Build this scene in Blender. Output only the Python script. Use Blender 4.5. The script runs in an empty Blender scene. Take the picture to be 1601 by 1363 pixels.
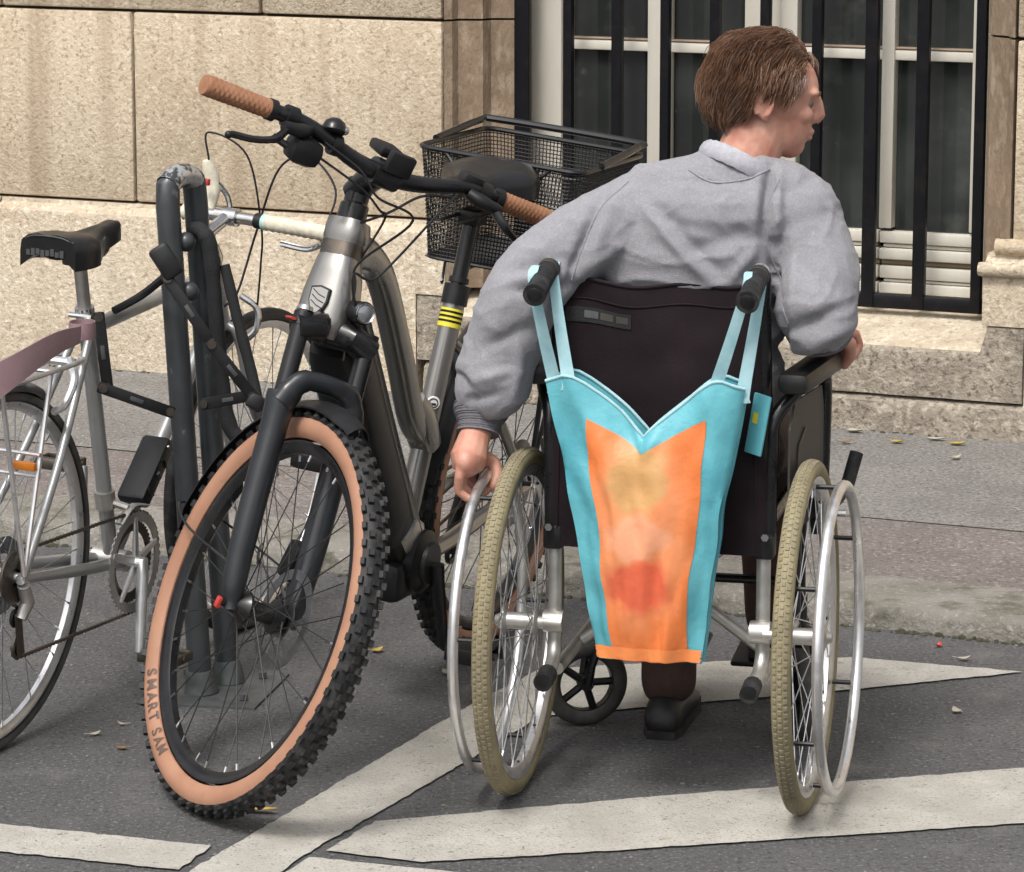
import bpy, bmesh, math, random
from math import sin, cos, pi, radians, sqrt, atan2
from mathutils import Vector as V, Matrix as M4, noise

# ---------------------------------------------------------------- camera, sky, sun, exposure
scene = bpy.context.scene
C = scene.collection
cam_d = bpy.data.cameras.new('camera')
cam_d.sensor_width = 36.0
cam_d.lens = 5500 / 1601 * 36.0
cam_d.clip_start = 0.05
cam_d.clip_end = 2000
cam = bpy.data.objects.new('camera', cam_d)
C.objects.link(cam)
cam.location = (0, 0, 1.776)
cam.rotation_euler = (radians(90 - 10.8), 0, 0)
scene.camera = cam

SUN_EL, SUN_AZ = radians(58), radians(205)       # azimuth clockwise from +Y: high, behind the camera's left shoulder
world = bpy.data.worlds.new('World')
scene.world = world
world.use_nodes = True
wn = world.node_tree.nodes
wl = world.node_tree.links
wn.clear()
sky = wn.new('ShaderNodeTexSky')
sky.sky_type = 'NISHITA'
sky.sun_disc = False
sky.sun_elevation = SUN_EL
sky.sun_rotation = SUN_AZ
sky.air_density = 1.0
sky.dust_density = 6.0
sky.ozone_density = 1.0
hs = wn.new('ShaderNodeHueSaturation')            # an overcast sky is nearly white
hs.inputs['Saturation'].default_value = 0.3
bg = wn.new('ShaderNodeBackground')
bg.inputs['Strength'].default_value = 0.15
wo = wn.new('ShaderNodeOutputWorld')
wl.new(sky.outputs[0], hs.inputs['Color'])
wl.new(hs.outputs[0], bg.inputs['Color'])
wl.new(bg.outputs[0], wo.inputs['Surface'])

sun_d = bpy.data.lights.new('sun', 'SUN')
sun_d.energy = 1.5
sun_d.angle = radians(13)
sun_d.color = (1.0, 0.965, 0.92)
sun = bpy.data.objects.new('sun', sun_d)
C.objects.link(sun)
sd_ = V((sin(SUN_AZ) * cos(SUN_EL), cos(SUN_AZ) * cos(SUN_EL), sin(SUN_EL)))
sun.rotation_euler = sd_.to_track_quat('Z', 'Y').to_euler()
sun.location = (0, 0, 20)

scene.view_settings.view_transform = 'Standard'
scene.view_settings.look = 'None'
scene.view_settings.gamma = 1.0
scene.view_settings.use_curve_mapping = False
scene.view_settings.exposure = 0.35
scene.render.engine = 'CYCLES'
random.seed(7)
rnd = random.uniform

# ---------------------------------------------------------------- materials
def mat(name, col, rough=0.5, metal=0.0, col2=None, scale=20.0, contrast=(0.35, 0.65), detail=4.0,
        bump=0.0, bscale=60.0, bdist=0.002, layers=(), coat=0.0, spec=0.5, stretch=None, world_pos=False,
        rvar=0.0, trans=0.0, sheen=0.0, streak=None, objvar=0.0):
    m = bpy.data.materials.new(name)
    m.use_nodes = True
    nt = m.node_tree
    N, L = nt.nodes, nt.links
    b = N['Principled BSDF']
    b.inputs['Base Color'].default_value = (*col, 1)
    b.inputs['Roughness'].default_value = rough
    b.inputs['Metallic'].default_value = metal
    b.inputs['Specular IOR Level'].default_value = spec
    b.inputs['Coat Weight'].default_value = coat
    b.inputs['Coat Roughness'].default_value = 0.12
    if trans: b.inputs['Transmission Weight'].default_value = trans
    if sheen:
        b.inputs['Sheen Weight'].default_value = sheen
        b.inputs['Sheen Roughness'].default_value = 0.6
    if world_pos:
        g = N.new('ShaderNodeNewGeometry'); co = g.outputs['Position']
    else:
        g = N.new('ShaderNodeTexCoord'); co = g.outputs['Object']
    if stretch:
        mp = N.new('ShaderNodeMapping'); mp.inputs['Scale'].default_value = stretch
        L.new(co, mp.inputs['Vector']); co = mp.outputs[0]
    def noi(sc, det=4.0):
        n = N.new('ShaderNodeTexNoise'); n.inputs['Scale'].default_value = sc
        n.inputs['Detail'].default_value = det; n.inputs['Roughness'].default_value = 0.6
        L.new(co, n.inputs['Vector']); return n.outputs[0]
    def ramp(src, a, bb):
        r = N.new('ShaderNodeMapRange'); r.inputs['From Min'].default_value = a; r.inputs['From Max'].default_value = bb
        r.clamp = True; L.new(src, r.inputs['Value']); return r.outputs[0]
    cur = None
    lay = list(layers)
    if col2 is not None: lay.insert(0, (col2, scale, contrast[0], contrast[1], 1.0))
    for (c2, sc, a, bb, fac) in lay:
        f = ramp(noi(sc, detail), a, bb)
        if fac != 1.0:
            mu = N.new('ShaderNodeMath'); mu.operation = 'MULTIPLY'; mu.inputs[1].default_value = fac
            L.new(f, mu.inputs[0]); f = mu.outputs[0]
        mx = N.new('ShaderNodeMix'); mx.data_type = 'RGBA'
        L.new(f, mx.inputs[0])
        if cur is None: mx.inputs[6].default_value = (*col, 1)
        else: L.new(cur, mx.inputs[6])
        mx.inputs[7].default_value = (*c2, 1)
        cur = mx.outputs[2]
    if streak:                                        # rain runs: long narrow vertical stains
        mp2 = N.new('ShaderNodeMapping'); mp2.inputs['Scale'].default_value = (11, 11, .55)
        L.new(g.outputs[0] if world_pos else g.outputs['Object'], mp2.inputs['Vector'])
        n2 = N.new('ShaderNodeTexNoise'); n2.inputs['Scale'].default_value = 1.0; n2.inputs['Detail'].default_value = 5
        L.new(mp2.outputs[0], n2.inputs['Vector'])
        f = ramp(n2.outputs[0], streak[1], streak[2])
        mu = N.new('ShaderNodeMath'); mu.operation = 'MULTIPLY'; mu.inputs[1].default_value = streak[3]; L.new(f, mu.inputs[0])
        mx = N.new('ShaderNodeMix'); mx.data_type = 'RGBA'; L.new(mu.outputs[0], mx.inputs[0]); L.new(cur, mx.inputs[6]); mx.inputs[7].default_value = (*streak[0], 1); cur = mx.outputs[2]
    if objvar:
        oi = N.new('ShaderNodeObjectInfo'); mr = N.new('ShaderNodeMapRange'); mr.inputs['To Min'].default_value = 1 - objvar; mr.inputs['To Max'].default_value = 1 + objvar
        L.new(oi.outputs['Random'], mr.inputs['Value']); hv = N.new('ShaderNodeHueSaturation'); L.new(mr.outputs[0], hv.inputs['Value']); L.new(cur, hv.inputs['Color']); cur = hv.outputs[0]
    if cur is not None: L.new(cur, b.inputs['Base Color'])
    if rvar:
        r = N.new('ShaderNodeMapRange'); r.inputs['To Min'].default_value = max(0.03, rough - rvar); r.inputs['To Max'].default_value = min(1, rough + rvar)
        r.inputs['From Min'].default_value = .3; r.inputs['From Max'].default_value = .7
        L.new(noi(scale * 1.7, 5), r.inputs['Value']); L.new(r.outputs[0], b.inputs['Roughness'])
    if bump:
        bp = N.new('ShaderNodeBump'); bp.inputs['Strength'].default_value = bump; bp.inputs['Distance'].default_value = bdist
        L.new(noi(bscale, 6), bp.inputs['Height']); L.new(bp.outputs[0], b.inputs['Normal'])
    return m

MT = {}
def D(key, *a, **k): MT[key] = mat(key, *a, **k)
# setting
D('stone', (0.522, 0.435, 0.319), 0.9, col2=(0.427, 0.336, 0.225), scale=2.6, contrast=(.38, .66), world_pos=True, bump=.9, bscale=95, bdist=0.006,
  layers=[((0.648, 0.566, 0.445), 55, .5, .68, .75), ((0.248, 0.190, 0.124), 70, .54, .67, .75), ((0.406, 0.356, 0.291), 1.3, .5, .75, .5)], streak=((0.328, 0.251, 0.169), .46, .70, .75), objvar=.07)
D('stone_pale', (0.555, 0.480, 0.368), 0.9, col2=(0.471, 0.386, 0.280), scale=3.2, world_pos=True, bump=.9, bscale=85, bdist=0.008,
  layers=[((0.711, 0.636, 0.515), 52, .5, .68, .8), ((0.260, 0.205, 0.142), 70, .54, .67, .7), ((0.364, 0.311, 0.245), 4, .58, .75, .45)], streak=((0.340, 0.271, 0.192), .48, .72, .6), objvar=.05)
D('stone_rough', (0.34, 0.295, 0.235), 0.95, col2=(0.235, 0.20, 0.158), scale=7, world_pos=True, bump=1.0, bscale=70, bdist=0.010,
  layers=[((0.47, 0.415, 0.335), 40, .5, .66, .8), ((0.11, 0.092, 0.072), 60, .53, .66, .9)])
D('stone_brown', (0.27, 0.20, 0.135), 0.92, col2=(0.18, 0.13, 0.085), scale=5, world_pos=True, bump=1.0, bscale=80, bdist=0.006,
  layers=[((0.37, 0.29, 0.21), 34, .5, .7, .7)], stretch=(1, 1, .45))
D('mortar', (0.055, 0.043, 0.032), 0.95, bump=.5, world_pos=True)
D('asphalt', (0.108, 0.106, 0.107), 0.9, col2=(0.078, 0.0765, 0.078), scale=1.7, world_pos=True, bump=1.0, bscale=150, bdist=0.007,
  layers=[((0.235, 0.23, 0.226), 120, .55, .67, .85), ((0.040, 0.038, 0.038), 95, .54, .64, .9), ((0.17, 0.125, 0.085), 60, .66, .74, .5), ((0.17, 0.162, 0.155), 7, .54, .72, .5), ((.062, .06, .059), 3.1, .58, .74, .6)])
D('walk_asphalt', (0.235, 0.225, 0.21), 0.92, col2=(0.185, 0.177, 0.165), scale=3, world_pos=True, bump=1.0, bscale=120, bdist=0.009,
  layers=[((0.40, 0.385, 0.36), 100, .53, .66, .85), ((0.085, 0.08, 0.074), 85, .52, .65, .85), ((0.16, .15, .138), 6, .55, .72, .5)])
D('walk_band', (0.215, 0.19, 0.175), 0.92, col2=(0.165, 0.144, 0.132), scale=4, world_pos=True, bump=1.0, bscale=110, bdist=0.009,
  layers=[((0.42, 0.38, 0.355), 95, .55, .68, .85), ((0.08, 0.068, 0.062), 80, .52, .66, .85)])
D('kerb', (0.25, 0.235, 0.21), 0.92, col2=(0.17, 0.158, 0.13), scale=6, world_pos=True, bump=1.0, bscale=90, bdist=0.008,
  layers=[((0.36, 0.34, 0.31), 80, .55, .7, .8), ((0.075, 0.072, 0.045), 14, .52, .66, .75)])
D('paint', (0.49, 0.47, 0.42), 0.8, col2=(0.40, 0.38, 0.335), scale=11, world_pos=True, bump=1.0, bscale=150, bdist=0.005,
  layers=[((0.27, 0.255, 0.23), 190, .54, .66, .8), ((0.11, 0.105, 0.10), 120, .62, .67, .9), ((0.22, 0.21, 0.195), 24, .6, .72, .7), ((.34, .32, .285), 3.5, .5, .7, .6)])
D('moss', (0.035, 0.04, 0.018), 0.95, col2=(0.08, 0.075, 0.05), scale=30, world_pos=True, bump=1, bscale=80)
D('cream', (0.66, 0.63, 0.55), 0.45, col2=(0.57, 0.54, 0.465), scale=9, world_pos=True, bump=.15, bscale=60, stretch=(1, 1, .2))
D('cream_dark', (0.30, 0.225, 0.16), 0.6)
D('iron', (0.0045, 0.005, 0.007), 0.45, spec=.25, col2=(0.014, 0.011, 0.011), scale=18, contrast=(.5, .75), world_pos=True, bump=.4, bscale=45, bdist=.002)
D('glass', (0.022, 0.025, 0.024), 0.05, spec=0.5, col2=(0.06, 0.066, 0.062), scale=2.0, contrast=(.45, .75), world_pos=True, layers=[((.11, .115, .105), 4.5, .58, .78, .6), ((.16, .15, .13), 11, .68, .76, .5)])  # opaque dark pane; paler blotches put reflections into the colour
D('room', (0.03, 0.03, 0.028), 0.9)
D('curtain', (0.10, 0.10, 0.09), 0.9, col2=(.05, .05, .045), scale=7)
# bicycles, chair
D('rubber', (0.012, 0.012, 0.013), 0.62, spec=.4, col2=(0.045, 0.044, 0.042), scale=34, contrast=(.46, .72), bump=.3, bscale=160)
D('rubber_old', (0.045, 0.043, 0.04), 0.75, col2=(0.085, 0.08, 0.07), scale=25)
D('tan', (0.31, 0.155, 0.093), 0.65, col2=(0.38, 0.20, 0.126), scale=9, layers=[((.2, .12, .08), 40, .6, .75, .35)], bump=.2, bscale=220)
D('grip_tan', (0.33, 0.16, 0.085), 0.62, col2=(0.27, 0.12, 0.06), scale=40, bump=.3, bscale=240)
D('black_plastic', (0.007, 0.007, 0.008), 0.42, spec=.35, col2=(0.014, 0.014, 0.015), scale=22, bump=.08, bscale=400)
D('black_paint', (0.007, 0.007, 0.008), 0.30, spec=.4, col2=(0.013, 0.013, 0.014), scale=14, coat=.15, rvar=.1)
D('fork_black', (0.012, 0.014, 0.017), 0.36, spec=.4, col2=(0.019, 0.021, 0.024), scale=10, coat=.12, rvar=.08)
D('frame_grey', (0.275, 0.267, 0.25), 0.31, 0.75, col2=(0.24, 0.232, 0.217), scale=5, coat=.5, rvar=.06)
D('chrome', (0.72, 0.72, 0.72), 0.16, 1.0, col2=(.55, .54, .52), scale=30, rvar=.08)
D('alu', (0.86, 0.86, 0.87), 0.36, 0.9, col2=(0.74, 0.73, 0.72), scale=24, rvar=.12)
D('alu_dull', (0.62, 0.61, 0.58), 0.45, 0.85, col2=(0.44, 0.42, 0.39), scale=18, rvar=.12)
D('silver_paint', (0.40, 0.405, 0.40), 0.36, 0.55, col2=(0.29, 0.285, 0.27), scale=9, contrast=(.45, .72), coat=.2, rvar=.1)
D('disc_steel', (0.26, 0.26, 0.26), 0.35, 0.9, col2=(0.18, 0.18, 0.18), scale=40)
D('steel_dark', (0.10, 0.095, 0.09), 0.4, 0.9, col2=(0.16, 0.13, 0.10), scale=60)
D('spoke_steel', (0.6, 0.6, 0.6), 0.3, 1.0)
D('spoke_black', (0.03, 0.03, 0.03), 0.35, 0.3)
D('rack_paint', (0.042, 0.047, 0.05), 0.42, col2=(0.026, 0.029, 0.032), scale=12, contrast=(.42, .7), coat=.2, rvar=.12, bump=.15, bscale=40,
  layers=[((.20, .215, .21), 26, .66, .74, .8)])
D('rack_worn', (0.62, 0.62, 0.62), 0.3, .7, col2=(0.10, 0.10, 0.10), scale=34, contrast=(.5, .56))
D('zinc', (0.13, 0.14, 0.14), 0.6, .5, col2=(0.075, 0.08, 0.08), scale=22)
D('saddle_black', (0.008, 0.008, 0.009), 0.33, spec=.45, col2=(0.013, 0.013, 0.014), scale=30, bump=.15, bscale=420)
D('fabric_black', (0.014, 0.014, 0.016), 0.85, bump=.6, bscale=260, bdist=.003)
D('print_grey', (0.055, 0.055, 0.058), 0.6)
D('white_print', (0.75, 0.75, 0.73), 0.5)
D('yellow', (0.72, 0.62, 0.04), 0.45)
D('red_print', (0.45, 0.04, 0.03), 0.4)
D('amber', (0.55, 0.17, 0.012), 0.25, coat=.5)
D('lens', (0.30, 0.31, 0.33), 0.08, 0.6)
D('tape_cream', (0.66, 0.62, 0.50), 0.7, col2=(0.53, 0.49, 0.38), scale=60, bump=.5, bscale=120)
D('tape_teal', (0.33, 0.58, 0.53), 0.6)
D('mauve', (0.235, 0.145, 0.155), 0.55, col2=(0.29, 0.19, 0.20), scale=9, bump=.2, bscale=180)
D('chair_tyre', (0.27, 0.23, 0.125), 0.75, col2=(0.20, 0.17, 0.095), scale=16, bump=.3, bscale=90, layers=[((0.16, .14, .095), 45, .56, .72, .6)])
D('chair_knob', (0.27, 0.24, 0.16), 0.8, col2=(0.18, 0.155, 0.105), scale=30)
D('canvas', (0.0125, 0.0065, 0.0092), 0.8, spec=.2, col2=(0.0085, 0.0045, 0.0065), scale=9, bump=.5, bscale=330, bdist=.002, sheen=.03)
D('arm_pad', (0.010, 0.010, 0.010), 0.42, spec=.4, col2=(.018, .0175, .017), scale=20, bump=.2, bscale=120)
D('panel_grey', (0.062, 0.057, 0.05), 0.6, col2=(0.048, 0.044, 0.038), scale=12)
# person, bag
def skin_mat():
    D('skin', (0.55, 0.29, 0.21), 0.5, col2=(0.45, 0.19, 0.135), scale=26, contrast=(.4, .7), bump=.25, bscale=190, bdist=.001)
    b = MT['skin'].node_tree.nodes['Principled BSDF']
    b.inputs['Subsurface Weight'].default_value = 0.12
    b.inputs['Subsurface Radius'].default_value = (0.012, 0.005, 0.003)
skin_mat()
D('hair', (0.075, 0.036, 0.02), 0.45, col2=(0.17, 0.085, 0.048), scale=60)
D('hair_light', (0.20, 0.125, 0.085), 0.42)
D('jersey', (0.282, 0.279, 0.300), 0.95, spec=.2, col2=(0.242, 0.239, 0.259), scale=260, contrast=(.38, .62), bump=.8, bscale=480, bdist=.002, sheen=.12,
  layers=[((0.37, 0.367, 0.398), 120, .54, .72, .45), ((0.235, 0.232, 0.255), 45, .56, .75, .4)])
D('jersey_rib', (0.16, 0.155, 0.17), 0.92, col2=(.125, .12, .135), scale=160, bump=.6, bscale=300, bdist=.002)
D('collar', (0.42, 0.42, 0.455), 0.92, col2=(.35, .35, .38), scale=120, bump=.6, bscale=380)
D('trouser', (0.075, 0.042, 0.032), 0.9, col2=(.055, .03, .024), scale=30, bump=.5, bscale=300)
D('shoe', (0.013, 0.013, 0.014), 0.5, bump=.2, bscale=120)
D('eye_white', (0.20, 0.165, 0.145), 0.35)
D('bag_teal', (0.075, 0.33, 0.40), 0.45, col2=(0.13, 0.44, 0.50), scale=8, bump=.4, bscale=30, bdist=.006)
D('strap_teal', (0.40, 0.62, 0.66), 0.6, col2=(0.28, 0.50, 0.55), scale=20, bump=.5, bscale=60)
D('bag_orange', (0.80, 0.225, 0.06), 0.42, col2=(0.86, 0.30, 0.10), scale=6, bump=.4, bscale=28, bdist=.006)
D('bag_tan', (0.62, 0.34, 0.14), 0.45, col2=(0.72, 0.38, 0.20), scale=9)
D('bag_peach', (0.84, 0.36, 0.19), 0.42, col2=(0.86, 0.44, 0.27), scale=9)
D('bag_coral', (0.78, 0.155, 0.075), 0.42)
D('leaf_yellow', (0.44, 0.31, 0.06), 0.6, col2=(.30, .19, .04), scale=60)
D('leaf_brown', (0.22, 0.13, 0.06), 0.7, col2=(.14, .08, .04), scale=60)
D('litter', (0.42, 0.385, 0.32), 0.7, col2=(.3, .26, .2), scale=60)

# ---------------------------------------------------------------- mesh helpers
def frame_of(d):
    d = d.normalized()
    a = V((0, 0, 1)) if abs(d.z) < .9 else V((1, 0, 0))
    x = d.cross(a).normalized()
    return x, d.cross(x).normalized()

class MB:
    """collects shapes; build() links them as one mesh object"""
    def __init__(s, T=None): s.v = []; s.f = []; s.T = T
    def add(s, vs, fs):
        o = len(s.v)
        s.v += [tuple(s.T @ V(p)) for p in vs] if s.T is not None else [tuple(p) for p in vs]
        s.f += [tuple(i + o for i in f) for f in fs]
        return s
    def tube(s, pts, r, seg=10, closed=False, cap=True, flat=1.0, up=None):
        P = [V(p) for p in pts]; n = len(P)
        R = list(r) if isinstance(r, (list, tuple)) else [r] * n
        vs = []; fs = []; X = None
        for i in range(n):
            d = (P[(i + 1) % n] - P[i - 1]) if closed else (P[min(i + 1, n - 1)] - P[max(i - 1, 0)])
            if d.length < 1e-9: d = V((0, 0, 1))
            d.normalize()
            if X is None:
                X, Y = frame_of(d)
                if up is not None:
                    Y = (V(up) - d * d.dot(V(up))).normalized(); X = Y.cross(d).normalized()
            else:
                X = (X - d * d.dot(X)).normalized(); Y = d.cross(X)
                if up is not None:
                    Y = (V(up) - d * d.dot(V(up))).normalized(); X = Y.cross(d).normalized()
            for k in range(seg):
                a = 2 * pi * k / seg
                vs.append(P[i] + X * (cos(a) * R[i]) + Y * (sin(a) * R[i] * flat))
        m = n if closed else n - 1
        for i in range(m):
            for k in range(seg):
                a = i * seg + k; b = i * seg + (k + 1) % seg; j = ((i + 1) % n) * seg
                fs.append((a, b, j + (k + 1) % seg, j + k))
        if cap and not closed:
            fs.append(tuple(range(seg - 1, -1, -1))); fs.append(tuple((n - 1) * seg + k for k in range(seg)))
        return s.add(vs, fs)
    def lathe(s, prof, seg=32, closed=False, T=None, a0=0, a1=2 * pi):
        """prof: (radius, y) turned about local y"""
        full = abs(a1 - a0 - 2 * pi) < 1e-6; n = seg if full else seg + 1
        vs = []; fs = []; k = len(prof)
        for i in range(n):
            a = a0 + (a1 - a0) * i / seg
            for (r, y) in prof:
                p = V((r * cos(a), y, r * sin(a))); vs.append(T @ p if T is not None else p)
        for i in range(seg):
            j = (i + 1) % n
            for q in range(k if closed else k - 1):
                w = (q + 1) % k
                fs.append((i * k + q, i * k + w, j * k + w, j * k + q))
        return s.add(vs, fs)
    def box(s, c, d, T=None, bev=0.0):
        bm = bmesh.new()
        bmesh.ops.create_cube(bm, size=1.0)
        for v in bm.verts: v.co = V((v.co.x * d[0], v.co.y * d[1], v.co.z * d[2]))
        if bev: bmesh.ops.bevel(bm, geom=bm.edges[:], offset=bev, segments=2, profile=.5, affect='EDGES')
        bm.verts.index_update()
        vs = [(T @ (v.co + V(c))) if T is not None else v.co + V(c) for v in bm.verts]
        fs = [tuple(v.index for v in f.verts) for f in bm.faces]
        bm.free()
        return s.add(vs, fs)
    def ball(s, c, r, seg=16, rings=10, T=None):
        rr = r if isinstance(r, (tuple, list)) else (r, r, r)
        vs = [V((0, 0, 1))]; fs = []
        for i in range(1, rings):
            t = pi * i / rings
            for k in range(seg): vs.append(V((sin(t) * cos(2 * pi * k / seg), sin(t) * sin(2 * pi * k / seg), cos(t))))
        vs.append(V((0, 0, -1)))
        for k in range(seg): fs.append((0, 1 + k, 1 + (k + 1) % seg))
        for i in range(rings - 2):
            for k in range(seg):
                a = 1 + i * seg; b = a + seg
                fs.append((a + k, b + k, b + (k + 1) % seg, a + (k + 1) % seg))
        a = 1 + (rings - 2) * seg; e = len(vs) - 1
        for k in range(seg): fs.append((e, a + (k + 1) % seg, a + k))
        out = []
        for p in vs:
            p = V((p.x * rr[0], p.y * rr[1], p.z * rr[2]))
            if T is not None: p = T @ p
            out.append(p + V(c))
        return s.add(out, fs)
    def prism(s, poly, z0, z1, T=None):
        """poly in xy, extruded z0..z1"""
        n = len(poly); vs = [V((p[0], p[1], z0)) for p in poly] + [V((p[0], p[1], z1)) for p in poly]
        if T is not None: vs = [T @ v for v in vs]
        fs = [tuple(range(n - 1, -1, -1)), tuple(range(n, 2 * n))] + [(i, (i + 1) % n, n + (i + 1) % n, n + i) for i in range(n)]
        return s.add(vs, fs)
    def loft(s, rings, cap=True, closed=True):
        k = len(rings[0]); vs = [p for r in rings for p in r]; fs = []
        for i in range(len(rings) - 1):
            for q in range(k if closed else k - 1):
                fs.append((i * k + q, i * k + (q + 1) % k, (i + 1) * k + (q + 1) % k, (i + 1) * k + q))
        if cap and closed:
            fs.append(tuple(range(k - 1, -1, -1))); fs.append(tuple((len(rings) - 1) * k + q for q in range(k)))
        return s.add(vs, fs)
    def mesh(s, name, m, sharp=38, smooth=True):
        me = bpy.data.meshes.new(name)
        me.from_pydata(s.v, [], s.f)
        bm = bmesh.new(); bm.from_mesh(me); bmesh.ops.recalc_face_normals(bm, faces=bm.faces[:]); bm.to_mesh(me); bm.free()
        if smooth:
            me.shade_smooth()
            if sharp < 180: me.set_sharp_from_angle(angle=radians(sharp))
        me.materials.append(MT[m] if isinstance(m, str) else m)
        return me
    def build(s, name, m, parent=None, sharp=38, smooth=True):
        return link(name, s.mesh(name, m, sharp, smooth), parent)

def link(name, me, parent=None, mtx=None):
    o = bpy.data.objects.new(name, me); C.objects.link(o)
    if parent is not None: o.parent = parent
    if mtx is not None: o.matrix_basis = mtx
    return o
def tag(o, label=None, cat=None, group=None, kind=None):
    if label: o['label'] = label
    if cat: o['category'] = cat
    if group: o['group'] = group
    if kind: o['kind'] = kind
    return o
def empty(name, mtx): 
    o = bpy.data.objects.new(name, None); C.objects.link(o); o.empty_display_size = .1
    o.matrix_basis = mtx
    return o
def spline(pts, n=8):
    P = [V(p) for p in pts]; out = []
    for i in range(len(P) - 1):
        a = P[i - 1] if i else P[0] * 2 - P[1]; b = P[i]; c = P[i + 1]; d = P[i + 2] if i + 2 < len(P) else P[-1] * 2 - P[-2]
        for k in range(n):
            t = k / n
            out.append(.5 * ((2 * b) + (c - a) * t + (2 * a - 5 * b + 4 * c - d) * t * t + (3 * b - a - 3 * c + d) * t ** 3))
    out.append(P[-1]); return out
def circle(c, r, n=48, ax='y', a0=0, a1=2 * pi):
    c = V(c); out = []
    full = abs(a1 - a0 - 2 * pi) < 1e-6
    for i in range(n if full else n + 1):
        a = a0 + (a1 - a0) * i / n
        out.append(c + (V((cos(a) * r, 0, sin(a) * r)) if ax == 'y' else V((0, cos(a) * r, sin(a) * r)) if ax == 'x' else V((cos(a) * r, sin(a) * r, 0))))
    return out
def cyl(mb, a, b, r, seg=14, r2=None): return mb.tube([a, b], [r, r if r2 is None else r2], seg)
def aim(p, d, up=(0, 0, 1)):
    """matrix at p whose local y runs along d"""
    d = V(d).normalized(); u = V(up)
    x = d.cross(u)
    if x.length < 1e-6: x = d.cross(V((1, 0, 0)))
    x.normalize(); z = x.cross(d)
    m = M4.Identity(4)
    for i in range(3): m[i][0] = x[i]; m[i][1] = d[i]; m[i][2] = z[i]; m[i][3] = p[i]
    return m
def remesh(mb, name, m, voxel, smooth=6, disp=None, parent=None):
    """one continuous skin round the overlapping shapes in mb"""
    me = mb.mesh(name + '_src', m)
    o = bpy.data.objects.new(name + '_src', me); C.objects.link(o)
    md = o.modifiers.new('r', 'REMESH'); md.mode = 'VOXEL'; md.voxel_size = voxel; md.adaptivity = 0
    sm = o.modifiers.new('s', 'SMOOTH'); sm.factor = .5; sm.iterations = smooth
    dg = bpy.context.evaluated_depsgraph_get()
    out = bpy.data.meshes.new_from_object(o.evaluated_get(dg))
    bpy.data.objects.remove(o); bpy.data.meshes.remove(me)
    out.name = name
    if disp:
        ns = [v.normal.copy() for v in out.vertices]
        for v, nn in zip(out.vertices, ns): v.co = disp(v.co.copy(), nn)
    out.shade_smooth()
    if not out.materials: out.materials.append(MT[m])
    return link(name, out, parent)

def bag_print():
    # soft-edged printed motif on an orange ground
    D('bag_print', (0.74, 0.20, 0.055), 0.42, bump=.4, bscale=28, bdist=.006)
    nt = MT['bag_print'].node_tree; N, L = nt.nodes, nt.links
    tc = N.new('ShaderNodeTexCoord'); nz = N.new('ShaderNodeTexNoise'); nz.inputs['Scale'].default_value = 22; L.new(tc.outputs['Object'], nz.inputs['Vector'])
    ad = N.new('ShaderNodeMixRGB'); ad.blend_type = 'LINEAR_LIGHT'; ad.inputs[0].default_value = .022; L.new(tc.outputs['Object'], ad.inputs[1]); L.new(nz.outputs['Color'], ad.inputs[2])
    cur = None
    for (cx, cz, rx, rz, col, fa) in ((-.02, .50, .085, .17, (0.80, 0.30, 0.13), .8), (-.022, .585, .052, .060, (0.56, 0.31, 0.12), 1.0), (-.022, .488, .056, .034, (0.82, 0.37, 0.21), .9), (-.02, .405, .058, .050, (0.72, 0.125, 0.06), .9)):
        mp = N.new('ShaderNodeMapping'); mp.vector_type = 'POINT'; mp.inputs['Location'].default_value = (-cx / rx, 0, -cz / rz); mp.inputs['Scale'].default_value = (1 / rx, 0, 1 / rz)
        L.new(ad.outputs[0], mp.inputs['Vector']); ln = N.new('ShaderNodeVectorMath'); ln.operation = 'LENGTH'; L.new(mp.outputs[0], ln.inputs[0])
        mr = N.new('ShaderNodeMapRange'); mr.inputs['From Min'].default_value = 1.15; mr.inputs['From Max'].default_value = .80; mr.inputs['To Max'].default_value = fa; L.new(ln.outputs['Value'], mr.inputs['Value'])
        mx = N.new('ShaderNodeMix'); mx.data_type = 'RGBA'; L.new(mr.outputs[0], mx.inputs[0]); mx.inputs[7].default_value = (*col, 1)
        if cur is None: mx.inputs[6].default_value = (0.74, 0.20, 0.055, 1)
        else: L.new(cur, mx.inputs[6])
        cur = mx.outputs[2]
    L.new(cur, N['Principled BSDF'].inputs['Base Color'])
bag_print()

# ---------------------------------------------------------------- setting: road, markings, kerb, pavement
BW = M4.Translation((-1.1473, 10.0743, 0.05)) @ M4.Rotation(radians(-23.975), 4, 'Z')    # x along the wall, y into it, z up from the pavement
WALK = M4.Translation((-1.1473, 10.0743, 0.0)) @ M4.Rotation(radians(-23.975), 4, 'Z')

road = MB().add([(-300, -300, 0), (300, -300, 0), (300, 300, 0), (-300, 300, 0)], [(0, 1, 2, 3)]).build('road', 'asphalt', smooth=False)
tag(road, 'dark grey asphalt road surface', kind='structure')

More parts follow.
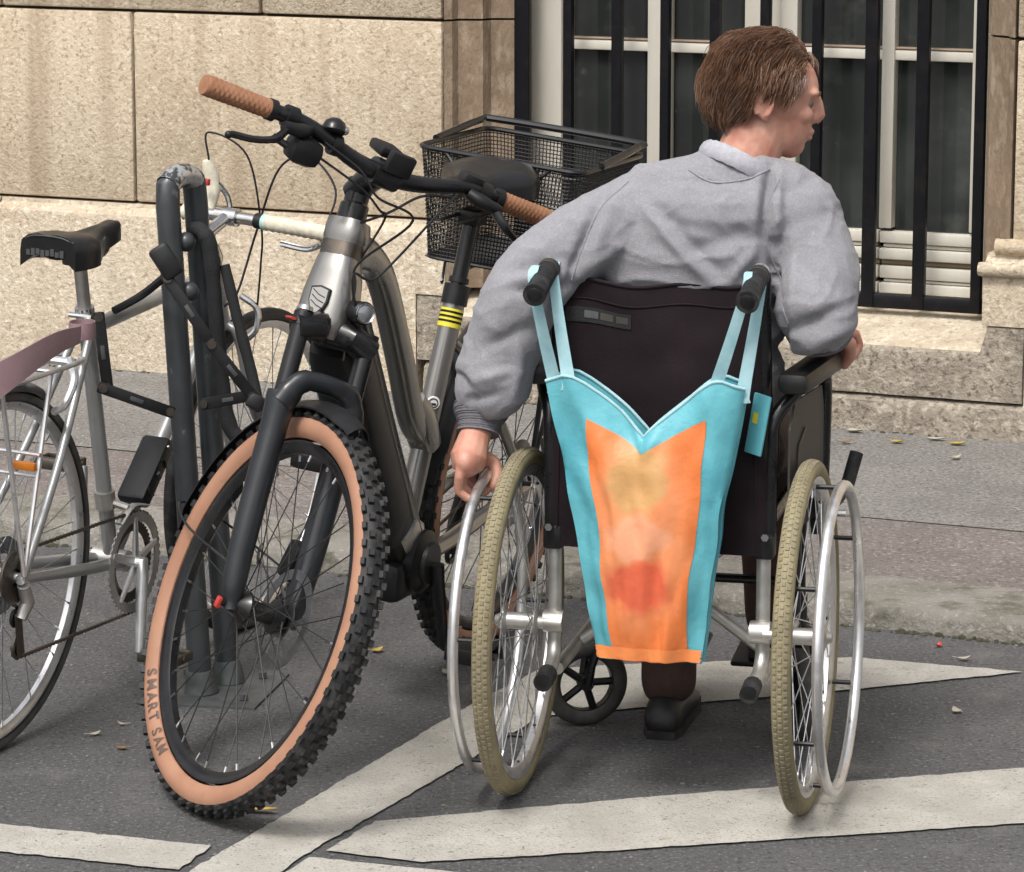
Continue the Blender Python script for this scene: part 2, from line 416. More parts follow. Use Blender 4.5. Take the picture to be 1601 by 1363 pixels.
def ragged(poly, step=.018, amp=.006):
    out = []
    n = len(poly)
    for i in range(n):
        a = V((*poly[i], 0)); b = V((*poly[(i + 1) % n], 0)); k = max(1, int((b - a).length / step))
        for j in range(k):
            p = a.lerp(b, j / k)
            if j: p += V((noise.noise(p * 40), noise.noise(p * 40 + V((5, 1, 2))), 0)) * amp
            out.append((p.x, p.y))
    return out
def marking(poly, label):
    mb = MB(); n = None
    pl = ragged(poly)
    bm = bmesh.new()
    vs = [bm.verts.new((x, y, .004)) for x, y in pl]
    bm.faces.new(vs)
    bmesh.ops.triangulate(bm, faces=bm.faces[:])
    me = bpy.data.meshes.new('road_marking'); bm.to_mesh(me); bm.free(); me.materials.append(MT['paint'])
    tag(link('road_marking', me), label, kind='structure')
marking([(-1.02, 4.35), (-.80, 4.32), (-.345, 5.589), (-.076, 6.16), (.06, 6.46), (.19, 6.50), (.668, 6.654), (1.017, 6.787), (.691, 6.904), (.192, 6.843), (.05, 6.80), (-.098, 6.498), (-.523, 5.511)],
        'white diagonal stripe running up under the wheelchair and tapering to the right')
marking([(-.309, 5.614), (-.235, 5.779), (.223, 5.919), (.921, 6.106), (2.6, 6.56), (2.6, 6.20), (.873, 5.768), (.212, 5.624), (-.148, 5.551)],
        'white stripe crossing beneath the right wheel of the wheelchair')
marking([(-2.6, 6.33), (-.873, 5.765), (-.503, 5.642), (-.544, 5.511), (-.853, 5.610), (-2.6, 6.18)], 'white stripe end at lower left below the knobbly tyre')
marking([(-.335, 5.578), (-.105, 5.503), (.22, 5.39), (.10, 5.10), (-.47, 5.26)], 'white stripe at the bottom edge left of centre')

def strip(name, x0, x1, y0, y1, z, m, lab, nx=60, amp=.0):
    vs = []; fs = []
    ny = max(2, int((y1 - y0) / .12))
    for i in range(nx + 1):
        for j in range(ny + 1):
            x = x0 + (x1 - x0) * i / nx; y = y0 + (y1 - y0) * j / ny
            vs.append((x, y, z + amp * noise.noise(V((x * 1.3, y * 1.3, 3)))))
    for i in range(nx):
        for j in range(ny):
            a = i * (ny + 1) + j; fs.append((a, a + ny + 1, a + ny + 2, a + 1))
    o = MB().add(vs, fs).build(name, m); o.matrix_basis = WALK
    return tag(o, lab, kind='structure')
pav = strip('pavement', -14, 16, -1.06, .3, .049, 'walk_asphalt', 'light grey asphalt pavement along the stone wall', amp=.004)
band = strip('pavement_band', -14, 16, -1.62, -1.064, .048, 'walk_band', 'reddish brown paved band between pavement and kerb', amp=.003)
kb = MB().box((1, -1.74, .005), (30, .20, .05)).build('kerb', 'mortar'); kb.matrix_basis = WALK
tag(kb, 'low worn granite kerb beside the road', kind='structure')
x = -9.4
for i in range(20):
    L_ = .98
    mb = MB()
    rings = []
    for j in range(13):
        xx = x + L_ * j / 12
        w = lambda s_: .006 * noise.noise(V((xx * 4 + s_, s_ * 3.1, i * .7)))
        yf = -1.885 + w(1); zt = .050 + w(2) * .7
        if j in (0, 12): yf += .006; zt -= .005
        rings.append([(xx, yf - .006, -.02), (xx, yf, zt - .022), (xx, yf + .007, zt - .007), (xx, yf + .024, zt), (xx, -1.75, zt + w(3) * .4 + .001), (xx, -1.625, .0505), (xx, -1.625, -.02)])
    mb.loft(rings).build('kerb_stone', 'kerb', kb, sharp=50)
    x += L_ + .008
# moss, grit and weeds along the foot of the kerb: nobody could count it
mb = MB()
for i in range(900):
    xx = rnd(-2, 5.5); yy = -1.892 - abs(random.gauss(0, .012)); r = rnd(.002, .008)
    mb.ball((xx, yy, .001), (r * rnd(.8, 1.6), r, r * rnd(.4, 1.2)), 6, 4)
for i in range(500):
    xx = rnd(-2, 5.5); r = rnd(.002, .006)
    mb.ball((xx, rnd(-.03, -.003), .050), (r * rnd(.8, 1.8), r, r * .7), 5, 4)
o = mb.build('moss', 'moss'); o.matrix_basis = WALK
tag(o, 'dark moss and grit along the kerb foot and wall base', 'moss', kind='stuff')

# ---------------------------------------------------------------- building
bld = empty('stone_building', BW)
tag(bld, 'pale sandstone building front with barred window behind the bicycles', 'building')
MT['_'] = None
def core(x0, x1, y0, y1, z0, z1): MB().box(((x0 + x1) / 2, (y0 + y1) / 2, (z0 + z1) / 2), (x1 - x0, y1 - y0, z1 - z0)).build('wall_core', 'mortar', bld, smooth=False)
core(-7, 1.02, .07, .5, 0, 3.3); core(2.66, 8, .07, .5, 0, 3.3); core(1.02, 2.66, .10, .5, 2.77, 3.3); core(1.02, 2.66, .08, .22, 0, .20); core(1.02, 2.66, .42, .5, 0, 2.77)
def block(x0, x1, y0, y1, z0, z1, m='stone', bev=.006, g=.003):
    p = rnd(-.0015, .0015)
    MB().box(((x0 + x1) / 2, (y0 + y1) / 2 + p, (z0 + z1) / 2), (x1 - x0 - 2 * g, y1 - y0, z1 - z0 - 2 * g), bev=bev).build('stone_block', m, bld)
courses = [(.485, 1.037), (1.037, 1.59), (1.59, 2.14), (2.14, 2.77), (2.77, 3.3)]
lj = [[-5.6, -4.2, -2.7, -1.3, .049, 1.03], [-5.9, -4.6, -3.3, -1.9, -.385, .465, 1.03], [-5.2, -3.8, -2.4, -1.0, .049, 1.03], [-5.6, -4.2, -2.8, -1.4, -.385, .465, 1.03], [-5, -3.6, -2.2, -.8, .4, 1.6, 2.9, 4.2, 5.6, 7]]
rj = [[2.65, 3.5, 4.9, 6.3, 7.6], [2.65, 3.1, 4.3, 5.6, 7], [2.65, 3.5, 4.9, 6.3, 7.6], [2.65, 3.1, 4.3, 5.6, 7], []]
for (z0, z1), a, b in zip(courses, lj, rj):
    for js in (a, b):
        for q in range(len(js) - 1): block(js[q], js[q + 1], .04, .3, z0, z1, 'stone', g=.0042, bev=.007)
# moulded jamb stones
jl = [(1.033, .042), (1.050, .058), (1.054, .088), (1.118, .112), (1.126, .150), (1.186, .172), (1.186, .33), (1.033, .33)]
jr = [(2.647, .042), (2.628, .055), (2.622, .085), (2.562, .120), (2.555, .150), (2.540, .172), (2.540, .33), (2.647, .33)]
for (z0, z1) in courses[:4]:
    if z0 < .5: z0 = .29
    MB().prism(jl, z0 + .003, z1 - .003).build('jamb_stone', 'stone_brown', bld, smooth=False)
    MB().prism(jr, z0 + .003, z1 - .003).build('jamb_stone', 'stone_brown', bld, smooth=False)
# plinth: chamfered top, stops at the sill block
def plinth(name, x0, x1, cut=None, m='stone_pale'):
    """cut = (side, x, z): notch below z beyond x"""
    mb = MB()
    prof = [(.0, .44), (.004, .452), (.034, .472), (.036, .482), (.3, .482)]
    def rings(xa, xb, zb):
        n = max(2, int((xb - xa) / .08)); R = []
        for j in range(n + 1):
            xx = xa + (xb - xa) * j / n
            w = .0022 * noise.noise(V((xx * 5, 2, 1)))
            R.append([(xx, w, zb), *[(xx, y + w, z) for y, z in prof], (xx, .3, zb)])
        return R
    if cut is None: mb.loft(rings(x0 + .003, x1 - .003, 0))
    elif cut[0] == 'r': mb.loft(rings(x0 + .003, cut[1], 0)); mb.loft(rings(cut[1] + .0005, x1, cut[2]))
    else: mb.loft(rings(cut[1], x1 - .003, 0)); mb.loft(rings(x0, cut[1] - .0005, cut[2]))
    mb.build(name, m, bld, sharp=25)
for q in range(4): plinth('plinth_stone', -5.2 + q * 1.2, -5.2 + (q + 1) * 1.2)
plinth('plinth_stone', -.4, 1.052, ('r', .962, .281))
plinth('plinth_stone', 2.590, 3.6, ('l', 2.706, .297))
for q in range(4): plinth('plinth_stone', 3.6 + q * 1.1, 3.6 + (q + 1) * 1.1)
# roll moulding on the right pier's plinth and upper fillet
mb = MB(); mb.tube([(2.580 + .01 * k, -.004, .445) for k in range(0, 102)], [.018 + .002 * noise.noise(V((k * .3, 1, 4))) for k in range(0, 102)], 10); mb.build('moulding', 'stone_pale', bld)
mb = MB(); mb.tube([(2.612 + .01 * k, .040, .500) for k in range(0, 98)], [.022 + .003 * noise.noise(V((k * .3, 7, 4))) for k in range(0, 98)], 10); mb.build('moulding', 'stone', bld)
# sill block: rough front, sloping weathered top, raised lugs
def wob(x, z, a=.005): return a * noise.noise(V((x * 9, z * 9, 2))) + a * .6 * noise.noise(V((x * 31, z * 31, 5)))
mb = MB(); R = []
for j in range(90):
    xx = .966 + (2.702 - .966) * j / 89
    lug = xx < 1.052 or xx > 2.59
    pts = [(xx, .25, .098)]
    for k in range(8):
        zz = .098 + (.215 - .098) * k / 7; pts.append((xx, wob(xx, zz) - .002, zz))
    if lug: pts += [(xx, .0, .24), (xx, .004, .277 if xx < 2 else .293), (xx, .20, .279 if xx < 2 else .295), (xx, .25, .28)]
    else: pts += [(xx, .006, .226), (xx, .02, .232 + wob(xx, 1, .002)), (xx, .20, .284), (xx, .25, .286)]
    R.append(pts)
so_ = mb.loft(R).build('sill_stone', 'stone_rough', bld, sharp=50)
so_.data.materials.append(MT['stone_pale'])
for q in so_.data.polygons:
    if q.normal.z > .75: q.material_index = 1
xs = [-.4, .45]
mb = MB(); R = []
for j in range(110):
    xx = .2 + 3.6 * j / 109
    if xx < .966: continue
    R.append([(xx, .25, .0), (xx, -.02 + wob(xx, 3, .008), -.03), (xx, -.018 + wob(xx, 4, .01), .045), (xx, -.012 + wob(xx, 5, .008), .080), (xx, .01, .0915), (xx, .25, .092)])
mb.loft(R).build('base_course', 'stone_rough', bld, sharp=50)

# window
win = MB()
win.box((1.243, .315, 1.55), (.094, .11, 2.45), bev=.006); win.box((2.512, .315, 1.55), (.050, .11, 2.45), bev=.006)
win.box((1.875, .315, .306), (1.30, .13, .032), bev=.005)
w_o = win.build('window', 'cream', bld)
def rail(x0, x1, y0, y1, z0, z1, name='glazing_bar', m='cream'):
    MB().box(((x0 + x1) / 2, (y0 + y1) / 2, (z0 + z1) / 2), (x1 - x0, y1 - y0, z1 - z0), bev=.004).build(name, m, w_o)
stiles = [(1.291, 1.312), (1.543, 1.584), (1.826, 1.874), (1.930, 1.978), (2.217, 2.253), (2.468, 2.486)]
for a, b in stiles: rail(a, b, .268, .318, .50, 2.75, 'stile')
rail(1.600, 1.612, .272, .30, .50, 2.75, 'bead')
rail(1.876, 1.928, .285, .33, .50, 2.75, 'bead')
zb = [(.952, .980), (1.43, 1.458), (1.92, 1.948), (2.40, 2.428)]
for q in range(5):
    a, b = stiles[q][1], stiles[q + 1][0]
    if q == 2: continue
    zs = .493
    for z0, z1 in zb + [(2.74, 2.75)]:
        MB().box(((a + b) / 2, .305, (zs + z0) / 2), (b - a + .01, .006, z0 - zs + .01)).build('pane', 'glass', w_o)
        if z1 < 2.7:
            rail(a - .002, b + .002, .274, .312, z0, z1)
            rail(a - .001, b + .001, .272, .300, z1 + .0005, z1 + .007, 'putty', 'cream_dark')
        zs = z1
for q, (a, b) in enumerate([(1.291, 1.60), (1.604, 1.872), (1.932, 2.215), (2.219, 2.486)]):
    rail(a, b, .272, .33, .324, .352, 'panel_rail'); rail(a + .01, b - .01, .282, .33, .354, .362, 'panel_rail'); rail(a, b, .276, .33, .364, .398, 'panel_rail')
    rail(a, b, .292, .33, .3995, .4145, 'panel_gap', 'cream_dark'); rail(a, b, .270, .33, .416, .446, 'panel_rail'); rail(a + .008, b - .008, .280, .33, .448, .458, 'panel_rail'); rail(a, b, .272, .33, .460, .492, 'panel_rail')
# iron grille in front of it
gr = MB().box((1.865, .180, .318), (1.34, .022, .036), bev=.003).build('window_grille', 'iron', bld)
for zz in (1.75, 2.70): MB().box((1.865, .180, zz), (1.34, .018, .032), bev=.003).build('cross_rail', 'iron', gr)
for xx, w in [(1.210, .044), (1.347, .026), (1.492, .030), (1.633, .026), (1.777, .028), (1.921, .028), (2.068, .028), (2.221, .036), (2.362, .034), (2.520, .028)]:
    MB().box((xx, .178, 1.52), (w, .026, 2.44), bev=.004).build('bar', 'iron', gr)

# ---------------------------------------------------------------- bicycle helpers
def spokes(parent, T, n, rim_r, fl_r, fl_y, m, r=.0011, cross=5.5, nip=True):
    """n separate spokes about local y; alike ones share a mesh"""
    ms = {}
    for sd in (1, -1):
        for tr in (1, -1):
            da = 2 * pi / n * cross * tr
            a = V((fl_r * cos(da), sd * fl_y, fl_r * sin(da))); b = V((rim_r, sd * .004, 0))
            mb = MB().tube([a, b], r, 5)
            ms[(sd, tr)] = mb.mesh('spoke', m)
            d = (a - b).normalized()
            if nip: ms[(sd, tr, 'n')] = MB().tube([b, b + d * .014], r * 2.0, 6).mesh('spoke_nipple', 'spoke_steel')
    nipm = []
    for k in range(n):
        sd = 1 if k % 2 else -1; tr = 1 if (k // 2) % 2 else -1
        Rm = T @ M4.Rotation(2 * pi * k / n, 4, 'Y')
        link('spoke', ms[(sd, tr)], parent, Rm)
        if nip: link('spoke_nipple', ms[(sd, tr, 'n')], parent, Rm)

def rim_profile(ro, w, depth): return [(ro, -w / 2), (ro, -w / 2 + .002), (ro - .004, -w / 2 + .004), (ro - .004, w / 2 - .004), (ro, w / 2 - .002), (ro, w / 2), (ro - depth * .5, w / 2), (ro - depth, w * .22), (ro - depth, -w * .22), (ro - depth * .5, -w / 2)]

def saddle_mesh(mb, L_, wr, wn, T, drop=.05, nz=.012):
    """x forward from the tail (0) to the nose (L_)"""
    rings = []
    for i in range(15):
        t = i / 14; x = L_ * t
        w = wr * (1 - .15 * (1 - min(1, t / .12)) ** 2) if t < .28 else wr + (wn - wr) * min(1, ((t - .28) / .42)) ** .8
        if t < .28: w = wr * (.80 + .20 * sin(min(1, t / .2) * pi / 2))
        if t > .93: w *= sqrt(max(.12, 1 - ((t - .93) / .07) ** 2 * .7))
        top = .012 * (1 - t) ** 2 + .006 * (t > .8) * (t - .8) * 5 + (-.006 if .3 < t < .7 else 0) * sin(max(0, (t - .3) / .4) * pi)
        th = drop * (1 - .45 * t) 
        if t > .95: top -= .006
        pr = [(-1, -.95), (-1.0, -.5), (-.95, -.2), (-.72, -.04), (-.35, .02), (0, -.02 if t < .75 else .02), (.35, .02), (.72, -.04), (.95, -.2), (1.0, -.5), (1, -.95), (.5, -.6), (0, -.5), (-.5, -.6)]
        rings.append([T @ V((x, p[0] * w, top + p[1] * th)) for p in pr])
    mb.loft(rings)

# ---------------------------------------------------------------- the grey e-bike (x forward, y left, z up; steering turned to its left)
EB = M4(((-.384239, .917103, .106222, -.07614), (-.923200, -.380700, -.052616, 6.97602), (-.007816, -.118281, .992949, 0), (0, 0, 0, 1)))
ebike = empty('electric_bicycle', EB)
tag(ebike, 'grey step-through electric bicycle with tan grips, tan tyre walls and rear basket', 'bicycle')
RW, WB_ = .364, 1.143
HA = radians(67)
U = V((-cos(HA), 0, sin(HA))); FW = V((sin(HA), 0, cos(HA)))
FC = V((WB_, 0, RW)); A_ = FC - FW * .05
ST = M4.Translation(A_) @ M4.Rotation(.924, 4, U) @ M4.Translation(-A_)      # steering
def eb_wheel(Tc, front):
    """Tc: matrix with the wheel centre as origin, axle along y"""
    w = MB(Tc); w.lathe(rim_profile(.306, .030, .022), 64, closed=True)
    wo_ = w.build('wheel', 'black_paint', ebike)
    # tyre: black tread with knobs
    t = MB(Tc); rc, rt = .331, .0265
    prof = [(rc + rt * 1.0 * sin(a), rt * cos(a)) for a in [radians(q) for q in range(28, 153, 8)]]
    inner = [(r - .004, y * .86) for r, y in reversed(prof)]
    t.lathe(prof + inner, 72, closed=True)
    n = 68
    for k in range(n):
        for row, (ang, wl_, ln, hh) in enumerate([(90, .0115, .0140, .0055), (65, .0100, .0130, .0064), (115, .0100, .0130, .0064), (39, .0085, .0140, .0076), (141, .0085, .0140, .0076)]):
            if row == 0 and k % 2: off = .35
            else: off = 0
            th = 2 * pi * (k + (.5 if row in (1, 2) else 0) + off * .3) / n
            a = radians(ang); rr = rc + rt * sin(a); yy = rt * cos(a)
            nrm = V((sin(a), cos(a), 0)); tn = V((0, 0, 1)); sd = nrm.cross(tn)
            Rm = M4.Rotation(-th, 3, 'Y')
            base = V((rr, yy, 0)); vs = []
            for hgt, sc in ((-.002, 1.0), (hh, .82)):
                for sx, sz in ((-1, -1), (1, -1), (1, 1), (-1, 1)):
                    vs.append(Rm @ (base + nrm * hgt + sd * (sx * wl_ / 2 * sc) + tn * (sz * ln / 2 * sc)))
            t.add(vs, [(4, 5, 6, 7), (0, 1, 5, 4), (1, 2, 6, 5), (2, 3, 7, 6), (3, 0, 4, 7)])
    t.build('tyre', 'rubber', wo_, sharp=30)
    s_ = MB(Tc)
    for sg in (1, -1):
        pr = [(rc + rt * sin(a), sg * rt * cos(a)) for a in [radians(q) for q in (-52, -38, -22, -6, 8, 20, 31)]]
        inn = [(r, y - sg * .003) for r, y in reversed(pr)]
        MB(Tc).lathe(pr + inn, 72, closed=True).build('tyre_sidewall', 'tan', wo_)
    # hub, disc
    h = MB(Tc); h.lathe([(.006, -.062), (.014, -.062), (.016, -.05), (.029, -.036), (.029, -.031), (.017, -.026), (.017, .02), (.031, .026), (.031, .034), (.018, .045), (.010, .062), (.006, .062)], 24)
    h.build('hub', 'black_paint', wo_)
    d = MB(Tc)
    d.lathe([(.090, .0465), (.090, .0485), (.072, .0485), (.072, .0465)], 40, closed=True)
    for k in range(6):
        a = 2 * pi * k / 6
        d.tube([(.026 * cos(a), .0475, .026 * sin(a)), (.052 * cos(a + .5), .0475, .052 * sin(a + .5)), (.075 * cos(a + .62), .0475, .075 * sin(a + .62))], .0042, 6, flat=.25, up=(0, 1, 0))
    d.lathe([(.016, .0465), (.034, .0465), (.034, .0485), (.016, .0485)], 24, closed=True)
    d.build('brake_disc', 'disc_steel', wo_)
    spokes(wo_, Tc, 32, .286, .027, .031, 'spoke_black', r=.0012)
    MB(Tc).tube([(.286, 0, 0), (.262, 0, 0)], .003, 8).build('valve', 'black_plastic', wo_)
    return wo_
TF = ST @ M4.Translation(FC) @ M4.Rotation(.13, 4, 'Y')
fw_o = eb_wheel(TF, True)
rw_o = eb_wheel(M4.Translation((0, 0, RW)), False)
# lettering on the front tyre's right wall, running along the left-lower rim, tops toward the hub
def arc_text(txt, r, a_start, size, T, y, m, parent, name):
    cu = bpy.data.curves.new(name, 'FONT'); cu.body = txt; cu.size = size; cu.extrude = 0; cu.space_character = 1.12; cu.offset = .0006
    o = bpy.data.objects.new(name, cu); C.objects.link(o)
    dg = bpy.context.evaluated_depsgraph_get(); me = bpy.data.meshes.new_from_object(o.evaluated_get(dg))
    bpy.data.objects.remove(o); bpy.data.curves.remove(cu)
    bm = bmesh.new(); bm.from_mesh(me); bmesh.ops.triangulate(bm, faces=bm.faces[:])
    for _ in range(2): bmesh.ops.subdivide_edges(bm, edges=[e for e in bm.edges if e.calc_length() > .003], cuts=1, use_grid_fill=True); bmesh.ops.triangulate(bm, faces=bm.faces[:])
    bm.to_mesh(me); bm.free()
    for v in me.vertices:
        a = a_start + v.co.x * 1.22 / r; rr = r - v.co.y + size * .35
        off = sqrt(max(1e-6, .0265 ** 2 - min(.0264, abs(rr - .331)) ** 2)) + .0013
        v.co = T @ V((rr * cos(a), -off, rr * sin(a)))
    me.materials.clear(); me.materials.append(MT[m])
    return link(name, me, parent)
D('tyre_print', (0.10, 0.065, 0.05), 0.6)
TX = ST @ M4.Translation(FC)
lab_a = radians(180 + 47)
adv = 0.0
for chx in 'SMART SAM':
    if chx == ' ': adv += .017; continue
    lo_ = arc_text(chx, .3185, lab_a + adv / .3185, .0235, TX, 0, 'tyre_print', fw_o, 'letter')
    adv += {'S': .0200, 'M': .0268, 'A': .0222, 'R': .0215, 'T': .0205}[chx]

# fork (steered): crown, stanchions, lower legs, arch, thru axle
f = MB(ST)
cr = FC + U * .492
f.tube([cr + V((0, .078, 0)), cr + V((0, .04, 0)) + U * .012, cr - FW * .045 + U * .022, cr + V((0, -.04, 0)) + U * .012, cr + V((0, -.078, 0))], [.024, .026, .032, .026, .024], 14)
fk = f.build('fork', 'black_paint', ebike)
for sg in (1, -1):
    MB(ST).tube([FC + U * .30 + V((0, sg * .069, 0)), FC + U * .505 + V((0, sg * .069, 0))], .0165, 16).build('stanchion', 'black_paint', fk)
    l = MB(ST)
    l.tube(spline([FC + V((0, sg * .060, 0)) - U * .012 + FW * .004, FC + U * .03 + V((0, sg * .064, 0)), FC + U * .12 + V((0, sg * .069, 0)), FC + U * .30 + V((0, sg * .069, 0)), FC + U * .375 + V((0, sg * .069, 0))], 5),
           [.013, .013, .0145, .0165, .019, .0205, .0215, .022, .022, .0225, .023, .0235, .0235, .024, .024, .024, .0245, .0255, .0265, .0275, .0275], 16)
    l.build('lower_leg', 'fork_black', fk)
    MB(ST).tube([FC + U * .497 + V((0, sg * .069, 0)), FC + U * .521 + V((0, sg * .069, 0))], [.019, .017], 16).build('stanchion_cap', 'black_plastic', fk)
MB(ST).tube([FC + U * .524 + V((0, -.069, 0)), FC + U * .532 + V((0, -.069, 0))], [.016, .013], 14).build('lockout_dial', 'chrome', fk)
ar = MB(ST)
ar.tube(spline([FC + U * .355 + V((0, .072, 0)) + FW * .01, FC + U * .400 + V((0, .050, 0)) + FW * .020, FC + U * .408 + V((0, 0, 0)) + FW * .026, FC + U * .400 + V((0, -.050, 0)) + FW * .020, FC + U * .355 + V((0, -.072, 0)) + FW * .01], 6), [.024] * 4 + [.021] * 4 + [.018] * 9 + [.021] * 4 + [.024] * 4, 12, flat=.8)
ar.build('fork_arch', 'fork_black', fk)
MB(ST).tube([FC + V((0, -.082, 0)), FC + V((0, .074, 0))], .009, 12).build('axle', 'black_plastic', fk)
MB(ST).box(FC + V((0, -.083, -.004)), (.012, .01, .02), bev=.002).build('axle_marker', 'red_print', fk)
MB(ST).tube([FC + U * .50 + V((-.012, -.092, .0)), FC + U * .507 + V((.012, -.092, 0))], .0055, 8, flat=.5).build('fork_decal', 'red_print', fk)
cal = MB(ST); cal.box(FC + U * .085 + V((-.055, .066, 0)), (.045, .03, .07), bev=.008); cal.build('brake_caliper', 'black_plastic', fk)

# front mudguard (steered): curved strip over the tyre, with a wire stay
def guard(T, c, r0, w, a0, a1, n, m, parent, name='mudguard', sag=.012):
    rings = []
    for i in range(n + 1):
        a = a0 + (a1 - a0) * i / n
        ww = w * (1 if 1 < i < n - 1 else .7)
        rows = []
        for q in range(9):
            s = -1 + q / 4; rows.append((r0 - sag * s * s * 1.6, s * ww / 2))
        rows += [(r - .003, y) for r, y in reversed(rows)]
        rings.append([c + V((r * cos(a), y, r * sin(a))) for r, y in rows])
    return MB(T).loft(rings).build(name, m, parent)
mg = guard(ST, FC, RW + .018, .062, radians(84), radians(184), 26, 'black_plastic', ebike)
st = MB(ST)
pr = FC + V((cos(radians(176)) * (RW + .012), 0, sin(radians(176)) * (RW + .012)))
st.tube(spline([FC + V((-.01, -.080, .06)), pr + V((.12, -.058, .0)), pr + V((.02, -.044, .004)), pr + V((-.006, -.02, .006)), pr + V((-.006, .02, .006)), pr + V((.02, .044, .004)), FC + V((-.01, .08, .06))], 5), .0024, 6)
st.build('stay', 'black_paint', mg)

# frame
BBp = V((.45, 0, .30)); SA = radians(73); SD = V((-cos(SA), 0, sin(SA)))
H0 = A_ + U * .496; H1 = A_ + U * .712
fr = MB()
def dring(c, d, wx, wz, n=16, p=2.6, up=(0, 1, 0)):
    """super-ellipse ring at c normal to d: half width wx along y, wz across"""
    d = V(d).normalized(); y = V((0, 1, 0)); z = d.cross(y).normalized(); out = []
    for k in range(n):
        a = 2 * pi * k / n; ca, sa = cos(a), sin(a)
        out.append(V(c) + y * (wx * abs(ca) ** (2 / p) * (1 if ca > 0 else -1)) + z * (wz * abs(sa) ** (2 / p) * (1 if sa > 0 else -1)))
    return out
# head tube: collar, waist, bulging lower body
R_ = []
for t, wx, wz, o in [(-.004, .037, .036, 0), (.006, .043, .041, 0), (.03, .049, .046, -.004), (.075, .0475, .047, -.007), (.115, .042, .043, -.005), (.140, .037, .037, 0), (.146, .0345, .035, 0), (.172, .0345, .035, 0), (.178, .037, .037, 0), (.200, .037, .037, 0), (.214, .034, .034, 0)]:
    R_.append(dring(H0 + U * t + FW * o, U, wx, wz, 24, 3.2))
fr.loft(R_)
fo = fr.build('frame', 'frame_grey', ebike, sharp=45)
MB().loft([dring(H0 + U * .1465, U, .0352, .0357, 24, 3.2), dring(H0 + U * .1715, U, .0352, .0357, 24, 3.2)]).build('head_collar', 'steel_dark', fo)
# down tube with battery cover
p0, p1 = H0 + U * .06 - FW * .02, BBp + V((.035, 0, .035))
dt = [spline([p0, p0.lerp(p1, .25) + V((-.005, 0, -.01)), p0.lerp(p1, .6) + V((-.005, 0, -.012)), p1], 5)][0]
R_ = []
for i, p in enumerate(dt):
    d = dt[min(i + 1, len(dt) - 1)] - dt[max(i - 1, 0)]
    t = i / (len(dt) - 1)
    R_.append(dring(p, d, .036 + .010 * min(1, t * 4) - .004 * max(0, t - .8) * 5, .040 + .008 * min(1, t * 3), 20, 3.6))
MB().loft(R_).build('down_tube', 'black_plastic', fo, sharp=50)
for sg in (1, -1): MB().tube([p + V((-.030, sg * .038, .022)) for p in dt[1:]], .010, 10, flat=.8).build('down_tube_edge', 'frame_grey', fo)
bt = MB(); R_ = []
for i, p in enumerate(dt[2:-1]):
    d = (p1 - p0); y = V((0, 1, 0)); nz = d.normalized().cross(y)
    lo = nz if nz.z < 0 else -nz
    R_.append(dring(p + lo * .012, d, .0480 if 0 < i < len(dt) - 4 else .040, .045, 20, 4.5))
bt.loft(R_).build('battery', 'black_plastic', ebike, sharp=50)
# top tube: drops in a curve to the low joint on the seat tube
J = BBp + SD * .235
tt = spline([H0 + U * .165 - FW * .01, V((.735, 0, .925)), V((.655, 0, .865)), V((.55, 0, .72)), V((.455, 0, .575)), J], 5)
R_ = [dring(p, tt[min(i + 1, len(tt) - 1)] - tt[max(i - 1, 0)], .0225 + .005 * (i < 3), .0265 + .012 * max(0, 1 - i / 6), 18, 3.4) for i, p in enumerate(tt)]
MB().loft(R_).build('top_tube', 'frame_grey', fo, sharp=50)
MB().loft([dring(J + V((.062, 0, .084)), (-.6, 0, -.8), .016, .016, 16, 3), dring(J + V((.045, 0, .058)), (-.6, 0, -.8), .0235, .029, 16, 3), dring(J + V((.02, 0, .022)), (-.6, 0, -.8), .028, .036, 16, 3), dring(J + V((-.01, 0, -.02)), (-.4, 0, -.9), .027, .03, 16, 3)]).build('gusset', 'frame_grey', fo)
MB().tube([BBp + SD * .02, BBp + SD * .505], .0215, 20).build('seat_tube', 'frame_grey', fo)
MB().tube([BBp + SD * .447, BBp + SD * .483], .0224, 20).build('yellow_sticker', 'yellow', fo)
for q in (.456, .465, .474): MB().tube([BBp + SD * q, BBp + SD * (q + .0045)], .0227, 20).build('sticker_stripe', 'black_plastic', fo)
stk = aim(BBp + SD * .305 + V((.0195, .0105, 0)), (.88, .47, .0))
MB(stk).lathe([(.0, .0025), (.012, .0025), (.013, 0)], 24).build('round_sticker', 'white_print', fo)
MB(stk).lathe([(.0075, .0032), (.0095, .0032)], 24).build('sticker_ring', 'black_plastic', fo)
MB(stk).box((0, .0032, -.002), (.010, .0008, .004)).build('sticker_mark', 'black_plastic', fo)
# seat stays, chain stays
for sg in (1, -1):
    MB().tube(spline([BBp + SD * .42 + V((-.01, sg * .012, 0)), V((.22, sg * .040, .62)), V((.03, sg * .066, .395)), V((0, sg * .068, .364))], 5), .0105, 12).build('seat_stay', 'frame_grey', fo)
    MB().tube(spline([BBp + V((-.01, sg * .035, .005)), V((.34, sg * .052, .315)), V((.10, sg * .068, .355)), V((-.01, sg * .070, .362))], 5), [.021] * 4 + [.019] * 4 + [.016] * 4 + [.014] * 4, 12, flat=.75).build('chain_stay', 'frame_grey', fo)
